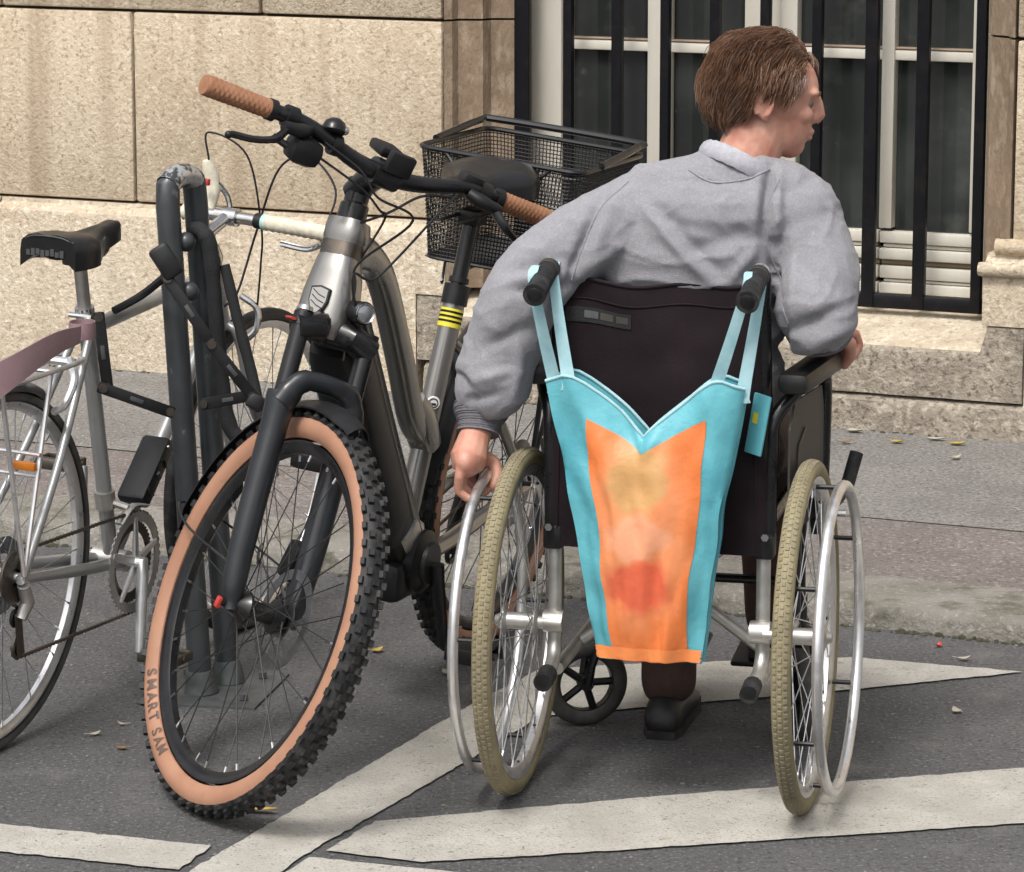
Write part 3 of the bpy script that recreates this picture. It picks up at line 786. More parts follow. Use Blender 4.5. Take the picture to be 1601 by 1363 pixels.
# shield badge with slanted stripes on the head tube
bdg = aim(H0 + U * .058 + FW * .0405, FW, U)
def shield(s): return [(-.018 * s, .022 * s), (0, .026 * s), (.018 * s, .022 * s), (.018 * s, -.002 * s), (.013 * s, -.016 * s), (0, -.030 * s), (-.013 * s, -.016 * s), (-.018 * s, -.002 * s)]
XZ = M4(((1, 0, 0, 0), (0, 0, 1, 0), (0, 1, 0, 0), (0, 0, 0, 1)))
MB(bdg).prism(shield(1), .0, .0085, XZ).build('badge', 'black_plastic', fo, smooth=False)
MB(bdg).prism(shield(.86), .0086, .0094, XZ).build('badge_field', 'frame_grey', fo, smooth=False)
for q in (-.010, 0, .010):
    MB(bdg).tube([(-.012, .0098, q - .005), (.0, .0102, q - .001), (.012, .0098, q + .007)], .0022, 6, flat=.4).build('badge_stripe', 'black_plastic', fo)
# headlight below the bar, on the left side of the head tube
hl = MB(ST); hp = H0 + U * .055 + FW * .058 + V((0, .030, 0))
hl.T = ST @ aim(hp, FW + V((0, 0, -.1)))
hl.lathe([(0, -.03), (.014, -.03), (.020, -.012), (.021, .022), (.018, .026)], 24); hlo = hl.build('headlight', 'black_plastic', ebike)
h2 = MB(ST @ aim(hp, FW + V((0, 0, -.1)))); h2.lathe([(0, .029), (.008, .0285), (.015, .025)], 24).build('lens', 'lens', hlo)
h3 = MB(ST @ aim(hp, FW + V((0, 0, -.1)))); h3.lathe([(.0152, .0245), (.0175, .0275), (.0185, .0245)], 24).build('lens_ring', 'chrome', hlo)
hb = MB(ST); hb.tube(spline([cr + V((0, .02, 0)) + FW * .02, hp - FW * .02 + U * -.03, hp - FW * .006], 4), .006, 8).build('bracket', 'black_plastic', hlo)
# motor, cranks, pedals
mo = MB(); mo.tube([BBp + V((0, -.062, 0)), BBp + V((0, -.055, 0)), BBp + V((0, .055, 0)), BBp + V((0, .064, 0))], [.052, .062, .062, .05], 24)
mo.box(BBp + V((.03, 0, -.03)), (.13, .092, .08), bev=.018)
moo = mo.build('motor', 'black_plastic', ebike)
MB().tube([BBp + V((0, .060, 0)), BBp + V((0, .072, 0))], [.042, .040], 24).build('motor_cover', 'fork_black', moo)
MB().loft([dring(BBp + V((.06, 0, .075)), (-.5, 0, -.8), .05, .04, 16, 4), dring(BBp + V((.02, 0, .045)), (-.6, 0, -.8), .048, .05, 16, 4)]).build('motor_bracket', 'alu_dull', moo)
CA = radians(258)
for sg, ca in ((1, CA), (-1, CA + pi)):
    k = MB(); pe = BBp + V((cos(ca) * .17, sg * .098, sin(ca) * .17))
    k.tube([BBp + V((0, sg * .080, 0)), BBp + V((cos(ca) * .03, sg * .083, sin(ca) * .03)), pe], [.017, .015, .0115], 10, flat=.7)
    ko = k.build('crank', 'black_paint', ebike)
    p = MB(); p.box(pe + V((0, sg * .065, .012)), (.085, .07, .008), bev=.003); p.box(pe + V((0, sg * .065, -.012)), (.085, .07, .008), bev=.003)
    for sx in (-1, 1): p.box(pe + V((sx * .040, sg * .065, 0)), (.008, .09, .028), bev=.003)
    p.tube([pe, pe + V((0, sg * .11, 0))], .007, 8)
    p.build('pedal', 'black_plastic', ko)
cr_ = MB(); cr_.lathe([(.03, -.055), (.078, -.055), (.082, -.053), (.078, -.050), (.03, -.050)], 40, T=M4.Translation(BBp)); cr_.build('chainring', 'steel_dark', ebike)
ch = []
for q in range(24):
    a = radians(90 - 180 * q / 23); ch.append(BBp + V((cos(a) * .082, -.0525, sin(a) * .082)))
for q in range(24):
    a = radians(270 - 180 * q / 23); ch.append(V((cos(a) * .045, -.046, RW + sin(a) * .045)))
MB().tube(ch, .0045, 6, closed=True, flat=.7).build('chain', 'steel_dark', ebike)
cs = MB(M4.Translation((0, 0, RW)))
for q in range(8): cs.lathe([(.02, -.048 + q * .004), (.060 - q * .004, -.048 + q * .004), (.060 - q * .004, -.0465 + q * .004), (.02, -.0465 + q * .004)], 28)
cs.build('cassette', 'steel_dark', ebike)
dr = MB(); dr.tube([(.0, -.062, .33), (.02, -.066, .27), (.03, -.066, .20)], .014, 10); dr.tube(circle((.03, -.062, .205), .022, 16), .006, 6, closed=True); dr.build('derailleur', 'black_plastic', ebike)
# rear mudguard, rack, lamp
rg = guard(None, V((0, 0, RW)), RW + .020, .068, radians(10), radians(206), 34, 'black_plastic', ebike)
rk = MB()
for sg in (1, -1):
    rk.tube(spline([(.20, sg * .03, .80), (.14, sg * .062, .803), (-.26, sg * .062, .803), (-.31, sg * .03, .803), (-.31, 0, .803)], 6), .006, 8)
    rk.tube([(-.02, sg * .070, .37), (-.06, sg * .066, .80)], .006, 8)
    rk.tube([(-.02, sg * .070, .37), (-.20, sg * .064, .80)], .005, 8)
rk.tube([(-.02, -.062, .803), (-.02, .062, .803)], .005, 8); rk.tube([(-.16, -.062, .803), (-.16, .062, .803)], .005, 8)
rko = rk.build('rear_rack', 'black_paint', ebike); 
# seat post, saddle
MB().tube([BBp + SD * .44, BBp + SD * .655], .0155, 16).build('seat_post', 'black_paint', ebike)
MB().tube([BBp + SD * .492, BBp + SD * .530], .0255, 18).build('seat_clamp', 'black_plastic', ebike)
MB().tube([BBp + SD * .535 , BBp + SD * .545], .0195, 18).build('post_collar', 'black_plastic', ebike)
cl = MB(); cl.box(BBp + SD * .665, (.05, .044, .03), bev=.006); cl.tube([BBp + SD * .67 + V((-.10, .02, 0)), BBp + SD * .67 + V((.11, .02, 0))], .0035, 6); cl.tube([BBp + SD * .67 + V((-.10, -.02, 0)), BBp + SD * .67 + V((.11, -.02, 0))], .0035, 6)
cl.build('saddle_clamp', 'black_plastic', ebike)
sdm = MB(); sp = BBp + SD * .665
saddle_mesh(sdm, .262, .098, .026, M4.Translation((sp.x - .125, 0, 1.022)), drop=.062)
sa_o = sdm.build('saddle', 'saddle_black', ebike, sharp=60)
sa_o.data.materials[0] = MT['saddle_black']
# handlebar (steered)
CLP = H1 + U * .083 + FW * .075
sm = MB(ST)
sm.tube([H1 - U * .004, H1 + U * .028, H1 + U * .032, H1 + U * .075], [.0275, .026, .022, .023], 18)
sm.tube(spline([H1 + U * .05 - FW * .012, H1 + U * .072 + FW * .02, CLP - FW * .008], 4), [.025] * 3 + [.024] * 3 + [.023] * 3, 14)
sm.tube([CLP + V((0, -.026, 0)), CLP + V((0, .026, 0))], .025, 18)
smo = sm.build('stem', 'black_paint', ebike)
dsp = MB(ST); dsp.box(CLP + V((-.03, 0, .036)), (.06, .05, .02), T=None, bev=.007); dsp.box(CLP + V((.028, .004, .030)), (.018, .052, .040), bev=.005); dsp.build('display', 'black_plastic', smo)
def bar_pt(y):
    s = min(1, max(0, (abs(y) - .03) / .16)); s = s * s * (3 - 2 * s)
    return CLP + V((-.006 * s - .035 * max(0, abs(y) - .12) / .245, y, .030 * s - .006 * max(0, abs(y) - .2) / .165))
hbm = MB(ST); ys = [-.36 + .72 * i / 36 for i in range(37)]
hbm.tube([bar_pt(y) for y in ys], [.0135 + .004 * max(0, 1 - abs(y) / .12) for y in ys], 14)
hbo = hbm.build('handlebar', 'black_paint', ebike)
for sg in (1, -1):
    g = MB(ST); R_ = []
    n = 44
    for i in range(n + 1):
        y = .242 + .126 * i / n
        p = bar_pt(y); p = V((p.x, sg * y, p.z))
        ring = []
        for k in range(28):
            a = 2 * pi * k / 28
            wv = .0007 * (sin(i * 1.9 + k * 1.35) + sin(i * 1.9 - k * 1.35))
            rr = .0168 + .0022 * (i / n) ** 1.5 + (.0012 if i in (0, 1) else 0) + wv * (1 if 2 < i < n - 2 else 0)
            if i == n: rr *= .93
            ring.append(p + V((cos(a) * rr * 1.08, 0, sin(a) * rr)))
        R_.append(ring)
    g.loft(R_).build('grip', 'grip_tan', hbo)
    q = bar_pt(.236); q.y *= sg; MB(ST).tube([q, q + V((0, sg * .012, 0))], .0195, 16).build('grip_ring', 'black_plastic', hbo)
    # brake lever: clamp, reservoir, blade
    c = bar_pt(.205); c.y *= sg
    b = MB(ST); b.tube([c + V((0, -.011, 0)), c + V((0, .011, 0))], .020, 14)
    b.tube(spline([c + V((.018, -sg * .035, -.006)), c + V((.034, -sg * .01, -.010)), c + V((.040, sg * .025, -.012))], 4), [.010, .011, .012, .013, .013, .012, .011, .011, .009], 10)
    bo = b.build('brake_lever', 'black_plastic', hbo)
    MB(ST).tube(spline([c + V((.040, sg * .015, -.014)), c + V((.062, sg * .040, -.034)), c + V((.060, sg * .075, -.048)), c + V((.054, sg * .110, -.054)), c + V((.060, sg * .120, -.056))], 5), [.007] * 6 + [.0055] * 15, 8, flat=1.3).build('lever_blade', 'black_paint', bo)
    MB(ST).ball(c + V((.061, sg * .122, -.056)), .0068, 10, 8).build('lever_tip', 'black_plastic', bo)
    # shifter / control pod under the bar
    s2 = MB(ST); c2 = bar_pt(.165); c2.y *= sg
    if sg < 0:
        s2.box(c2 + V((.014, 0, -.040)), (.056, .064, .050), bev=.018); s2.tube([c2 + V((.0, .0, -.01)), c2 + V((.01, 0, -.03))], .012, 10); s2.tube([c2 + V((.012, -.025, -.045)), c2 + V((-.006, -.055, -.040))], .0065, 8)
        s2.build('shifter', 'black_plastic', hbo)
    else:
        s2.box(c2 + V((-.014, .012, .014)), (.034, .045, .026), bev=.008); s2.build('control_pod', 'black_plastic', hbo)
be = bar_pt(.112); be.y *= -1
bl = MB(ST); bl.tube([be + V((0, -.008, 0)), be + V((0, .008, 0))], .019, 14); bl.build('bell_clamp', 'black_plastic', hbo)
bq = MB(ST @ aim(be + V((-.004, -.012, .024)), (-.5, 0, .85))); bq.lathe([(.0, .020), (.010, .019), (.018, .013), (.0215, .004), (.0215, -.004), (.016, -.008), (0, -.008)], 24); bq.build('bell', 'black_paint', hbo)
MB(ST).ball(be + V((.003, .004, .030)), .0085, 10, 8).build('bell_striker', 'chrome', hbo)
# cables
def cable(pts, parent, r=.0024, T=None, m='black_plastic', nm='cable'): return MB(T).tube(spline(pts, 8), r, 6).build(nm, m, parent)
def Sp(p): return ST @ V(p)
cR = bar_pt(.17); cR.y *= -1; cL = bar_pt(.17)
cable([Sp(cR + V((.03, .03, -.012))), Sp(cR + V((.06, .10, -.03))), Sp(CLP + V((.07, -.03, -.03))), Sp(CLP + V((.075, .05, -.045))), H1 + V((.06, .05, -.06)), H0 + U * .1 + V((.02, .05, 0)), H0 + V((.01, .055, -.03))], ebike)
cable([Sp(cR + V((.02, .03, -.04))), Sp(cR + V((.05, .12, -.06))), Sp(CLP + V((.04, .0, -.055))), Sp(CLP + V((.0, .04, -.075))), H1 + V((.02, .03, -.07))], ebike)
cable([Sp(cL + V((.03, -.03, -.012))), Sp(cL + V((.07, -.07, -.05))), Sp(CLP + V((.085, .03, -.16))), H0 + U * .10 + FW * .06 + V((0, .06, 0)), Sp(FC + U * .42 + V((.0, .085, 0))), Sp(FC + U * .12 + V((-.04, .075, 0)))], ebike)
cable([Sp(cL + V((.02, -.02, -.02))), Sp(cL + V((.045, -.10, -.035))), Sp(CLP + V((.03, .02, -.06))), H1 + V((.01, -.036, -.03)), H1 + V((-.03, -.034, -.05))], ebike)

# rear basket: wire rims, corner wires, fine mesh walls
bk_m = MB()
X0, X1, Z0, Z1 = -.205, .125, .815, 1.030
def bsk(z, grow=0):
    t = (z - Z0) / (Z1 - Z0); e = .030 * t + grow
    return (X0 - e * .6, X1 + e * .15, -.150 - e * 1.15, .135 + e * .9)
def rim_loop(z, grow=0):
    a, b, c, d = bsk(z, grow); r = .03; pts = []
    for (cx, cy, s0) in ((b - r, d - r, 0), (a + r, d - r, 90), (a + r, c + r, 180), (b - r, c + r, 270)):
        for q in range(6): t = radians(s0 + 90 * q / 5); pts.append(V((cx + r * cos(t), cy + r * sin(t), z)))
    return pts
bk_m.tube(rim_loop(Z1), .0055, 8, closed=True)
bo = bk_m.build('basket', 'black_paint', ebike)
MB().tube(rim_loop(Z0), .0035, 6, closed=True).build('bottom_rim', 'black_paint', bo)
MB().tube(rim_loop(.955), .0022, 6, closed=True).build('middle_wire', 'black_paint', bo)
wm = MB()
top, bot = rim_loop(Z1), rim_loop(Z0)
def resample(loop, step):
    out = []; n = len(loop)
    per = [(loop[(i + 1) % n] - loop[i]).length for i in range(n)]; tot = sum(per); k = int(tot / step); 
    for j in range(k):
        s = tot * j / k; i = 0
        while s > per[i]: s -= per[i]; i += 1
        out.append(loop[i].lerp(loop[(i + 1) % n], s / per[i]))
    return out
kn = 170
def res_n(loop, k):
    n = len(loop); per = [(loop[(i + 1) % n] - loop[i]).length for i in range(n)]; tot = sum(per); out = []
    for j in range(k):
        s = tot * j / k; i = 0
        while s > per[i] and i < n - 1: s -= per[i]; i += 1
        out.append(loop[i].lerp(loop[(i + 1) % n], min(1, s / per[i])))
    return out
for a, b in zip(res_n(top, kn), res_n(bot, kn)): wm.tube([a, b], .00115, 4, cap=False)
for q in range(1, 28): wm.tube(rim_loop(Z0 + (Z1 - Z0) * q / 28), .00115, 4, closed=True)
a, b, c, d = bsk(Z0)
for q in range(1, 36): yy = c + (d - c) * q / 36; wm.tube([(a, yy, Z0), (b, yy, Z0)], .00115, 4, cap=False)
for q in range(1, 40): xx = a + (b - a) * q / 40; wm.tube([(xx, c, Z0), (xx, d, Z0)], .00115, 4, cap=False)
tag(wm.build('wire_mesh', 'black_paint', bo), kind='stuff')
a, b, c, d = bsk(Z1)
MB().tube(spline([(b - .10, c - .004, Z1 + .004), (a + .05, c + .0, Z1 + .020), (a + .01, c + .03, Z1 + .022), (a + .01, d - .03, Z1 + .022), (a + .05, d, Z1 + .020), (b - .10, d + .004, Z1 + .004)], 6), .0075, 8).build('carry_handle', 'black_paint', bo)
MB().tube([(b, c + .06, Z1), (b + .004, c + .09, Z1 - .03), (b + .004, d - .09, Z1 - .03), (b, d - .06, Z1)], .004, 6).build('front_wire', 'black_paint', bo)
for yy in (-.10, .04, .09):
    MB().tube(spline([(b, yy, Z0), (b + .004, yy, Z0 - .03), (b + .014, yy + .004, Z0 - .042), (b + .026, yy + .006, Z0 - .034)], 4), .003, 6).build('hook', 'black_paint', bo)

# ---------------------------------------------------------------- old silver bicycle (x forward, y left; faces away to the right)
SB = M4(((.387388, -.920899, .043314, -.955), (.921917, .386960, -.018201, 6.207), (0, .046983, .998896, 0), (0, 0, 0, 1)))
sbike = empty('city_bicycle', SB)
tag(sbike, 'old silver bicycle with black saddle locked to the bike stand at left', 'bicycle')
RS = .34
ha = radians(72); u2 = V((-cos(ha), 0, sin(ha))); f2 = V((sin(ha), 0, cos(ha)))
FC2 = V((1.033, 0, RS)); A2 = FC2 - f2 * .045
S2 = M4.Translation(A2) @ M4.Rotation(-.05, 4, u2) @ M4.Translation(-A2)
bb2 = V((.443, 0, .275)); s2d = V((-cos(radians(76.4)), 0, sin(radians(76.4))))
def sb_wheel(Tc, hubr, sbike=sbike):
    w = MB(Tc); w.lathe(rim_profile(.317, .022, .018), 64, closed=True); wo_ = w.build('wheel', 'alu', sbike)
    t = MB(Tc); prof = [(.325 + .0155 * sin(a), .0150 * cos(a)) for a in [radians(q) for q in range(-60, 241, 20)]]
    t.lathe(prof, 72, closed=True); t.build('tyre', 'rubber', wo_)
    t = MB(Tc); 
    for sg in (1, -1):
        MB(Tc).lathe([(.318, sg * .0142), (.322, sg * .0152), (.328, sg * .0155), (.331, sg * .0150)], 72).build('tyre_stripe', 'rubber_old', wo_)
    h = MB(Tc); h.lathe([(.004, -.06), (.008, -.06), (.010, -.042), (.028, -.036), (.028, -.033), (.013, -.028), (.013, .028), (.028, .033), (.028, .036), (.010, .042), (.008, .06), (.004, .06)], 24); h.build('hub', 'alu', wo_)
    spokes(wo_, Tc, 36, .300, .025, .034, 'spoke_steel', r=.0011)
    return wo_
sb_wheel(M4.Translation((0, 0, RS)) @ M4.Rotation(.05, 4, 'Y'), .02)
sb_wheel(S2 @ M4.Translation(FC2), .02)
HT, HB = A2 + u2 * .505, A2 + u2 * .385
CLU = bb2 + s2d * .490
fr = MB(); fr.tube([bb2, CLU + s2d * .02], .0150, 16); so = fr.build('frame', 'silver_paint', sbike)
MB().tube([CLU - s2d * .012, HT - u2 * .028], .0140, 16).build('top_tube', 'silver_paint', so)
MB().tube([bb2, HB + u2 * .025], .0150, 16).build('down_tube', 'silver_paint', so)
MB().tube([HB, HT], .0175, 16).build('head_tube', 'silver_paint', so)
MB().tube([HT - u2 * .002, HT + u2 * .012, HT + u2 * .03], [.021, .021, .016], 16).build('headset', 'chrome', so)
MB().tube([bb2 + V((0, -.036, 0)), bb2 + V((0, .036, 0))], .021, 18).build('bottom_bracket', 'alu_dull', so)
for sg in (1, -1):
    MB().tube(spline([CLU + V((-.004, sg * .014, -.005)), V((.17, sg * .040, .53)), V((.02, sg * .062, .362)), V((-.004, sg * .064, .336))], 5), .0085, 10).build('seat_stay', 'silver_paint', so)
    MB().tube(spline([bb2 + V((-.01, sg * .028, 0)), V((.28, sg * .046, .297)), V((.02, sg * .062, .335)), V((-.008, sg * .064, .339))], 5), [.0115] * 8 + [.010] * 8, 10).build('chain_stay', 'silver_paint', so)
    # carrier struts
    MB().tube([V((-.012, sg * .074, .348)), V((.10, sg * .058, .70))], .0048, 8).build('carrier_strut', 'alu', so)
    MB().tube([V((-.012, sg * .074, .348)), V((-.08, sg * .062, .70))], .0048, 8).build('carrier_strut', 'alu', so)
    MB().tube(spline([V((.27, sg * .02, .70)), V((.18, sg * .058, .703)), V((-.24, sg * .062, .703)), V((-.30, sg * .03, .703)), V((-.30, 0, .703))], 5), .005, 8).build('carrier_rail', 'alu', so)
for xx in (.10, 0, -.12): MB().tube([(xx, -.06, .703), (xx, .06, .703)], .004, 8).build('carrier_crossbar', 'alu', so)
for zz in (.52, .56): MB().tube([V((.045, -.070, zz)), V((.045, .070, zz))], .004, 8).build('carrier_brace', 'alu', so)
MB().box((.03, -.045, .540), (.012, .050, .016), bev=.003).build('reflector', 'amber', so)
MB().tube([CLU + V((-.026, 0, -.004)), CLU + V((.024, 0, -.004))], .014, 12).build('seat_lug', 'silver_paint', so)
MB().tube([CLU + s2d * .008, CLU + s2d * .034], .0185, 16).build('seat_clamp', 'chrome', so)
MB().tube([CLU + V((-.022, -.024, .018)), CLU + V((-.022, .024, .018))], .005, 8).build('clamp_bolt', 'chrome', so)
MB().tube([CLU, bb2 + s2d * .632], .0128, 16).build('seat_post', 'alu_dull', sbike)
sdm = MB(); spx = bb2 + s2d * .63
SX = spx.x - .115
saddle_mesh(sdm, .255, .072, .020, M4.Translation((SX, 0, .925)) @ M4.Rotation(-.03, 4, 'Y'), drop=.066)
so2 = sdm.build('saddle', 'saddle_black', sbike, sharp=60)
cl = MB(); cl.box(spx + V((0, 0, -.004)), (.045, .05, .034), bev=.006); cl.build('saddle_clamp', 'steel_dark', sbike)
for sg in (1, -1): MB().tube(spline([spx + V((-.09, sg * .038, .014)), spx + V((-.04, sg * .024, -.006)), spx + V((.06, sg * .020, -.006)), spx + V((.11, sg * .006, .016))], 4), .0036, 6).build('saddle_rail', 'steel_dark', so2)
# maker's print on the tail of the saddle: pale worn letters
for q in range(8):
    yy = .040 - q * .0100
    MB().box((SX - .0006, yy, .902 + .0015 * (q % 3)), (.0016, .008, .010 + .003 * (q % 2))).build('saddle_print', 'print_grey', so2)
MB().tube(spline([V((SX + .002, -.052, .926)), V((SX - .001, -.025, .934)), V((SX - .001, .025, .934)), V((SX + .002, .052, .926))], 5), .0016, 6).build('saddle_seam', 'print_grey', so2)
# rear brake, short mudguard
guard(None, V((0, 0, RS)), RS + .016, .048, radians(62), radians(122), 12, 'black_plastic', sbike)
rb = MB(); rb.tube(spline([(.235, -.02, .70), (.19, -.055, .672), (.165, -.05, .63), (.175, -.022, .612)], 5), .0075, 8); rb.tube(spline([(.235, .02, .70), (.19, .05, .672), (.165, .045, .63), (.175, .022, .612)], 5), .0075, 8)
rb.tube([(.235, -.03, .695), (.235, .03, .695)], .008, 8); rb.build('rear_brake', 'alu', sbike)
# fork, front brake
fk2 = MB(S2); fk2.tube([HB - u2 * .03, HB + u2 * .005], .018, 14); fo2 = fk2.build('fork', 'silver_paint', sbike)
for sg in (1, -1):
    MB(S2).tube(spline([HB - u2 * .022 + V((0, sg * .014, 0)), HB - u2 * .05 + V((0, sg * .036, 0)), HB - u2 * .20 + V((.002, sg * .047, 0)), FC2 + V((-.016, sg * .05, .06)), FC2 + V((0, sg * .052, 0))], 5), .0095, 10).build('fork_blade', 'silver_paint', fo2)
fb = MB(S2); b0 = HB - u2 * .035 + f2 * .03
for sg in (1, -1): fb.tube(spline([b0 + V((.02, sg * .012, .055)), b0 + V((.03, sg * .046, .03)), b0 + V((.02, sg * .05, -.012)), b0 + V((0, sg * .026, -.04))], 5), .007, 8)
fb.tube([b0 - f2 * .01, b0 + f2 * .045], .010, 10); fb.build('front_brake', 'chrome', fo2)
# drivetrain
c0 = bb2 + V((0, -.045, 0))
for q, (rr, yy) in enumerate(((.100, -.050), (.080, -.042))):
    ring = MB(M4.Translation((bb2.x, yy, bb2.z)))
    ring.lathe([(rr - .020, -.0012), (rr - .002, -.0012), (rr - .002, .0012), (rr - .020, .0012)], 48, closed=True)
    for k in range(48): 
        a = 2 * pi * k / 48; ring.box((rr - .001, 0, 0), (.005, .002, .006), T=M4.Rotation(a, 4, 'Y'))
    ring.build('chainring', 'alu_dull' if q == 0 else 'steel_dark', sbike)
sp_ = MB(M4.Translation((bb2.x, -.050, bb2.z)))
for k in range(5):
    a = 2 * pi * k / 5 + .3; sp_.tube([(0, -.003, 0), (.088 * cos(a), 0, .088 * sin(a))], [.011, .0065], 8, flat=.5, up=(0, 1, 0))
spo = sp_.build('crank_spider', 'alu', sbike)
for sg, an in ((-1, radians(-100)), (1, radians(80))):
    pe = bb2 + V((cos(an) * .17, sg * .082, sin(an) * .17))
    ko = MB().tube([bb2 + V((0, sg * .040, 0)), bb2 + V((0, sg * .068, 0)), bb2 + V((cos(an) * .02, sg * .070, sin(an) * .02)), pe], [.013, .014, .0125, .0095], 10).build('crank', 'alu', sbike)
    p = MB(); 
    for sx in (-1, 1): p.box(pe + V((sx * .032, sg * .055, 0)), (.006, .085, .018), bev=.002)
    for sy in (.016, .095): p.box(pe + V((0, sg * sy, 0)), (.064, .006, .018), bev=.002)
    p.tube([pe, pe + V((0, sg * .10, 0))], .008, 8); p.build('pedal', 'steel_dark', ko)
cs = MB(M4.Translation((0, 0, RS)))
for q in range(6): cs.lathe([(.016, -.050 + q * .0038), (.050 - q * .0052, -.050 + q * .0038), (.050 - q * .0052, -.0485 + q * .0038), (.016, -.0485 + q * .0038)], 26)
cs.build('cassette', 'steel_dark', sbike)
MB(M4.Translation((0, 0, RS))).lathe([(.04, -.020), (.072, -.022), (.072, -.0205), (.04, -.0185)], 36).build('spoke_guard', 'lens', sbike)
jw = V((.018, -.046, .205)); jt = V((.006, -.046, .262))
chp = []
for q in range(14): a = radians(88 - 176 * q / 13); chp.append(V((bb2.x + cos(a) * .099, -.047, bb2.z + sin(a) * .099)))
for q in range(8): a = radians(-80 - 150 * q / 7); chp.append(jw + V((cos(a) * .02, 0, sin(a) * .02)))
for q in range(6): a = radians(-40 + 110 * q / 5); chp.append(jt + V((cos(a) * .02, 0, sin(a) * .02)))
for q in range(8): a = radians(250 - 150 * q / 7); chp.append(V((cos(a) * .045, -.046, RS + sin(a) * .045)))
dense = []
for i in range(len(chp)):
    a, b = chp[i], chp[(i + 1) % len(chp)]; k = max(1, int((b - a).length / .0064))
    for j in range(k): dense.append(a.lerp(b, j / k))
MB().tube(dense, [.0034 if i % 2 else .0052 for i in range(len(dense))], 6, closed=True, flat=.8).build('chain', 'steel_dark', sbike)
dr = MB(); dr.tube([(.0, -.066, .328), (.022, -.062, .292), jt + V((.0, -.012, 0))], [.012, .014, .011], 10); dr.build('derailleur', 'alu_dull', sbike)
cg = MB(); cg.tube([jt + V((0, -.006, .012)), jw + V((0, -.006, -.014))], .013, 8, flat=.2, up=(0, 1, 0)); cg.build('derailleur_cage', 'steel_dark', sbike)
for j in (jw, jt): MB(M4.Translation(j)).lathe([(0, -.003), (.016, -.003), (.018, 0), (.016, .003), (0, .003)], 16).build('jockey_wheel', 'black_plastic', sbike)
fd = MB(); fd.tube(spline([bb2 + V((-.055, -.045, .085)), bb2 + V((-.01, -.047, .112)), bb2 + V((.05, -.045, .102))], 4), .009, 8, flat=.35); fd.tube([bb2 + s2d * .11, bb2 + s2d * .145], .020, 14); fd.tube([bb2 + s2d * .125, bb2 + V((-.02, -.045, .11))], .008, 8); fd.build('front_derailleur', 'alu_dull', sbike)
# stem and bar: cream tape on the right, lever below
CL2 = HT + u2 * .062 + f2 * .075
sm = MB(S2); sm.tube([HT + u2 * .01, HT + u2 * .062], .0115, 12); sm.tube([HT + u2 * .060 - f2 * .016, HT + u2 * .062, CL2], [.0145, .0135, .0135], 12); sm.tube([CL2 + V((0, -.024, 0)), CL2 + V((0, .024, 0))], .0185, 14); sm.build('stem', 'chrome', sbike)
def b2(y, s): return CL2 + V((-.10 * max(0, abs(y) - .05) ** 1.3, y, s * .0 - .03 * max(0, abs(y) - .04)))
hb2 = MB(S2).tube([b2(-.235 + .335 * i / 24, 0) for i in range(25)], .0128, 12).build('handlebar', 'chrome', sbike)
g = [b2(-.082 - .155 * i / 30, 0) for i in range(31)]
MB(S2).tube(g, [.0150 + .0009 * (i % 3) for i in range(31)], 14).build('bar_tape', 'tape_cream', hb2)
MB(S2).tube([b2(-.083, 0), b2(-.095, 0)], .0163, 14).build('tape_end', 'tape_teal', hb2)
MB(S2).tube([b2(-.066, 0), b2(-.083, 0)], .0158, 14).build('tape_plug', 'black_plastic', hb2)
g = [b2(.05 + .05 * i / 20, 0) for i in range(21)]
MB(S2).tube(g, [.0150 + .0009 * (i % 3) for i in range(21)], 14).build('bar_tape', 'tape_cream', hb2)
MB(S2).tube(spline([b2(-.215, 0) + V((.01, 0, -.012)), b2(-.20, 0) + V((.04, 0, -.030)), b2(-.16, 0) + V((.050, 0, -.048)), b2(-.10, 0) + V((.046, 0, -.046))], 6), .0055, 8, flat=1.3).build('brake_lever', 'chrome', hb2)
# left hood and lever seen beside the stand
MB(S2).tube(spline([b2(.05, 0) + V((.01, 0, .008)), b2(.05, 0) + V((.03, .005, .055)), b2(.055, 0) + V((.02, .01, .105))], 5), [.013, .014, .015, .016, .017, .017, .017, .016, .015, .013, .009], 10).build('brake_hood', 'tape_cream', hb2)
MB(S2).tube(spline([b2(.045, 0) + V((.03, 0, .06)), b2(.03, 0) + V((.05, 0, .03)), b2(.02, 0) + V((.05, 0, -.02))], 5), .006, 8).build('brake_lever', 'chrome', hb2)
MB(S2).box(b2(.05, 0) + V((-.012, -.004, .066)), (.012, .016, .014), bev=.003).build('hood_badge', 'red_print', hb2)
cable([S2 @ (b2(.05, 0) + V((.02, .01, .105))), S2 @ (b2(.05, 0) + V((.03, .02, .16))), S2 @ (b2(.0, 0) + V((.05, -.01, .12))), S2 @ (b2(-.02, 0) + V((.05, -.03, -.02))), S2 @ (b0 + V((.03, -.05, .12))), S2 @ (b0 + V((.03, -.046, .03)))], sbike)
cable([S2 @ (b2(-.215, 0) + V((.02, .0, .0))), S2 @ (b2(-.22, 0) + V((.05, .0, .08))), S2 @ (b2(-.15, 0) + V((.06, .0, .135))), S2 @ (b2(-.08, 0) + V((.06, .0, .10))), S2 @ (b2(-.04, 0) + V((.05, 0, -.03))), S2 @ (b2(-.01, 0) + V((.0, -.02, -.15))), HB + V((-.02, -.02, .02))], sbike)
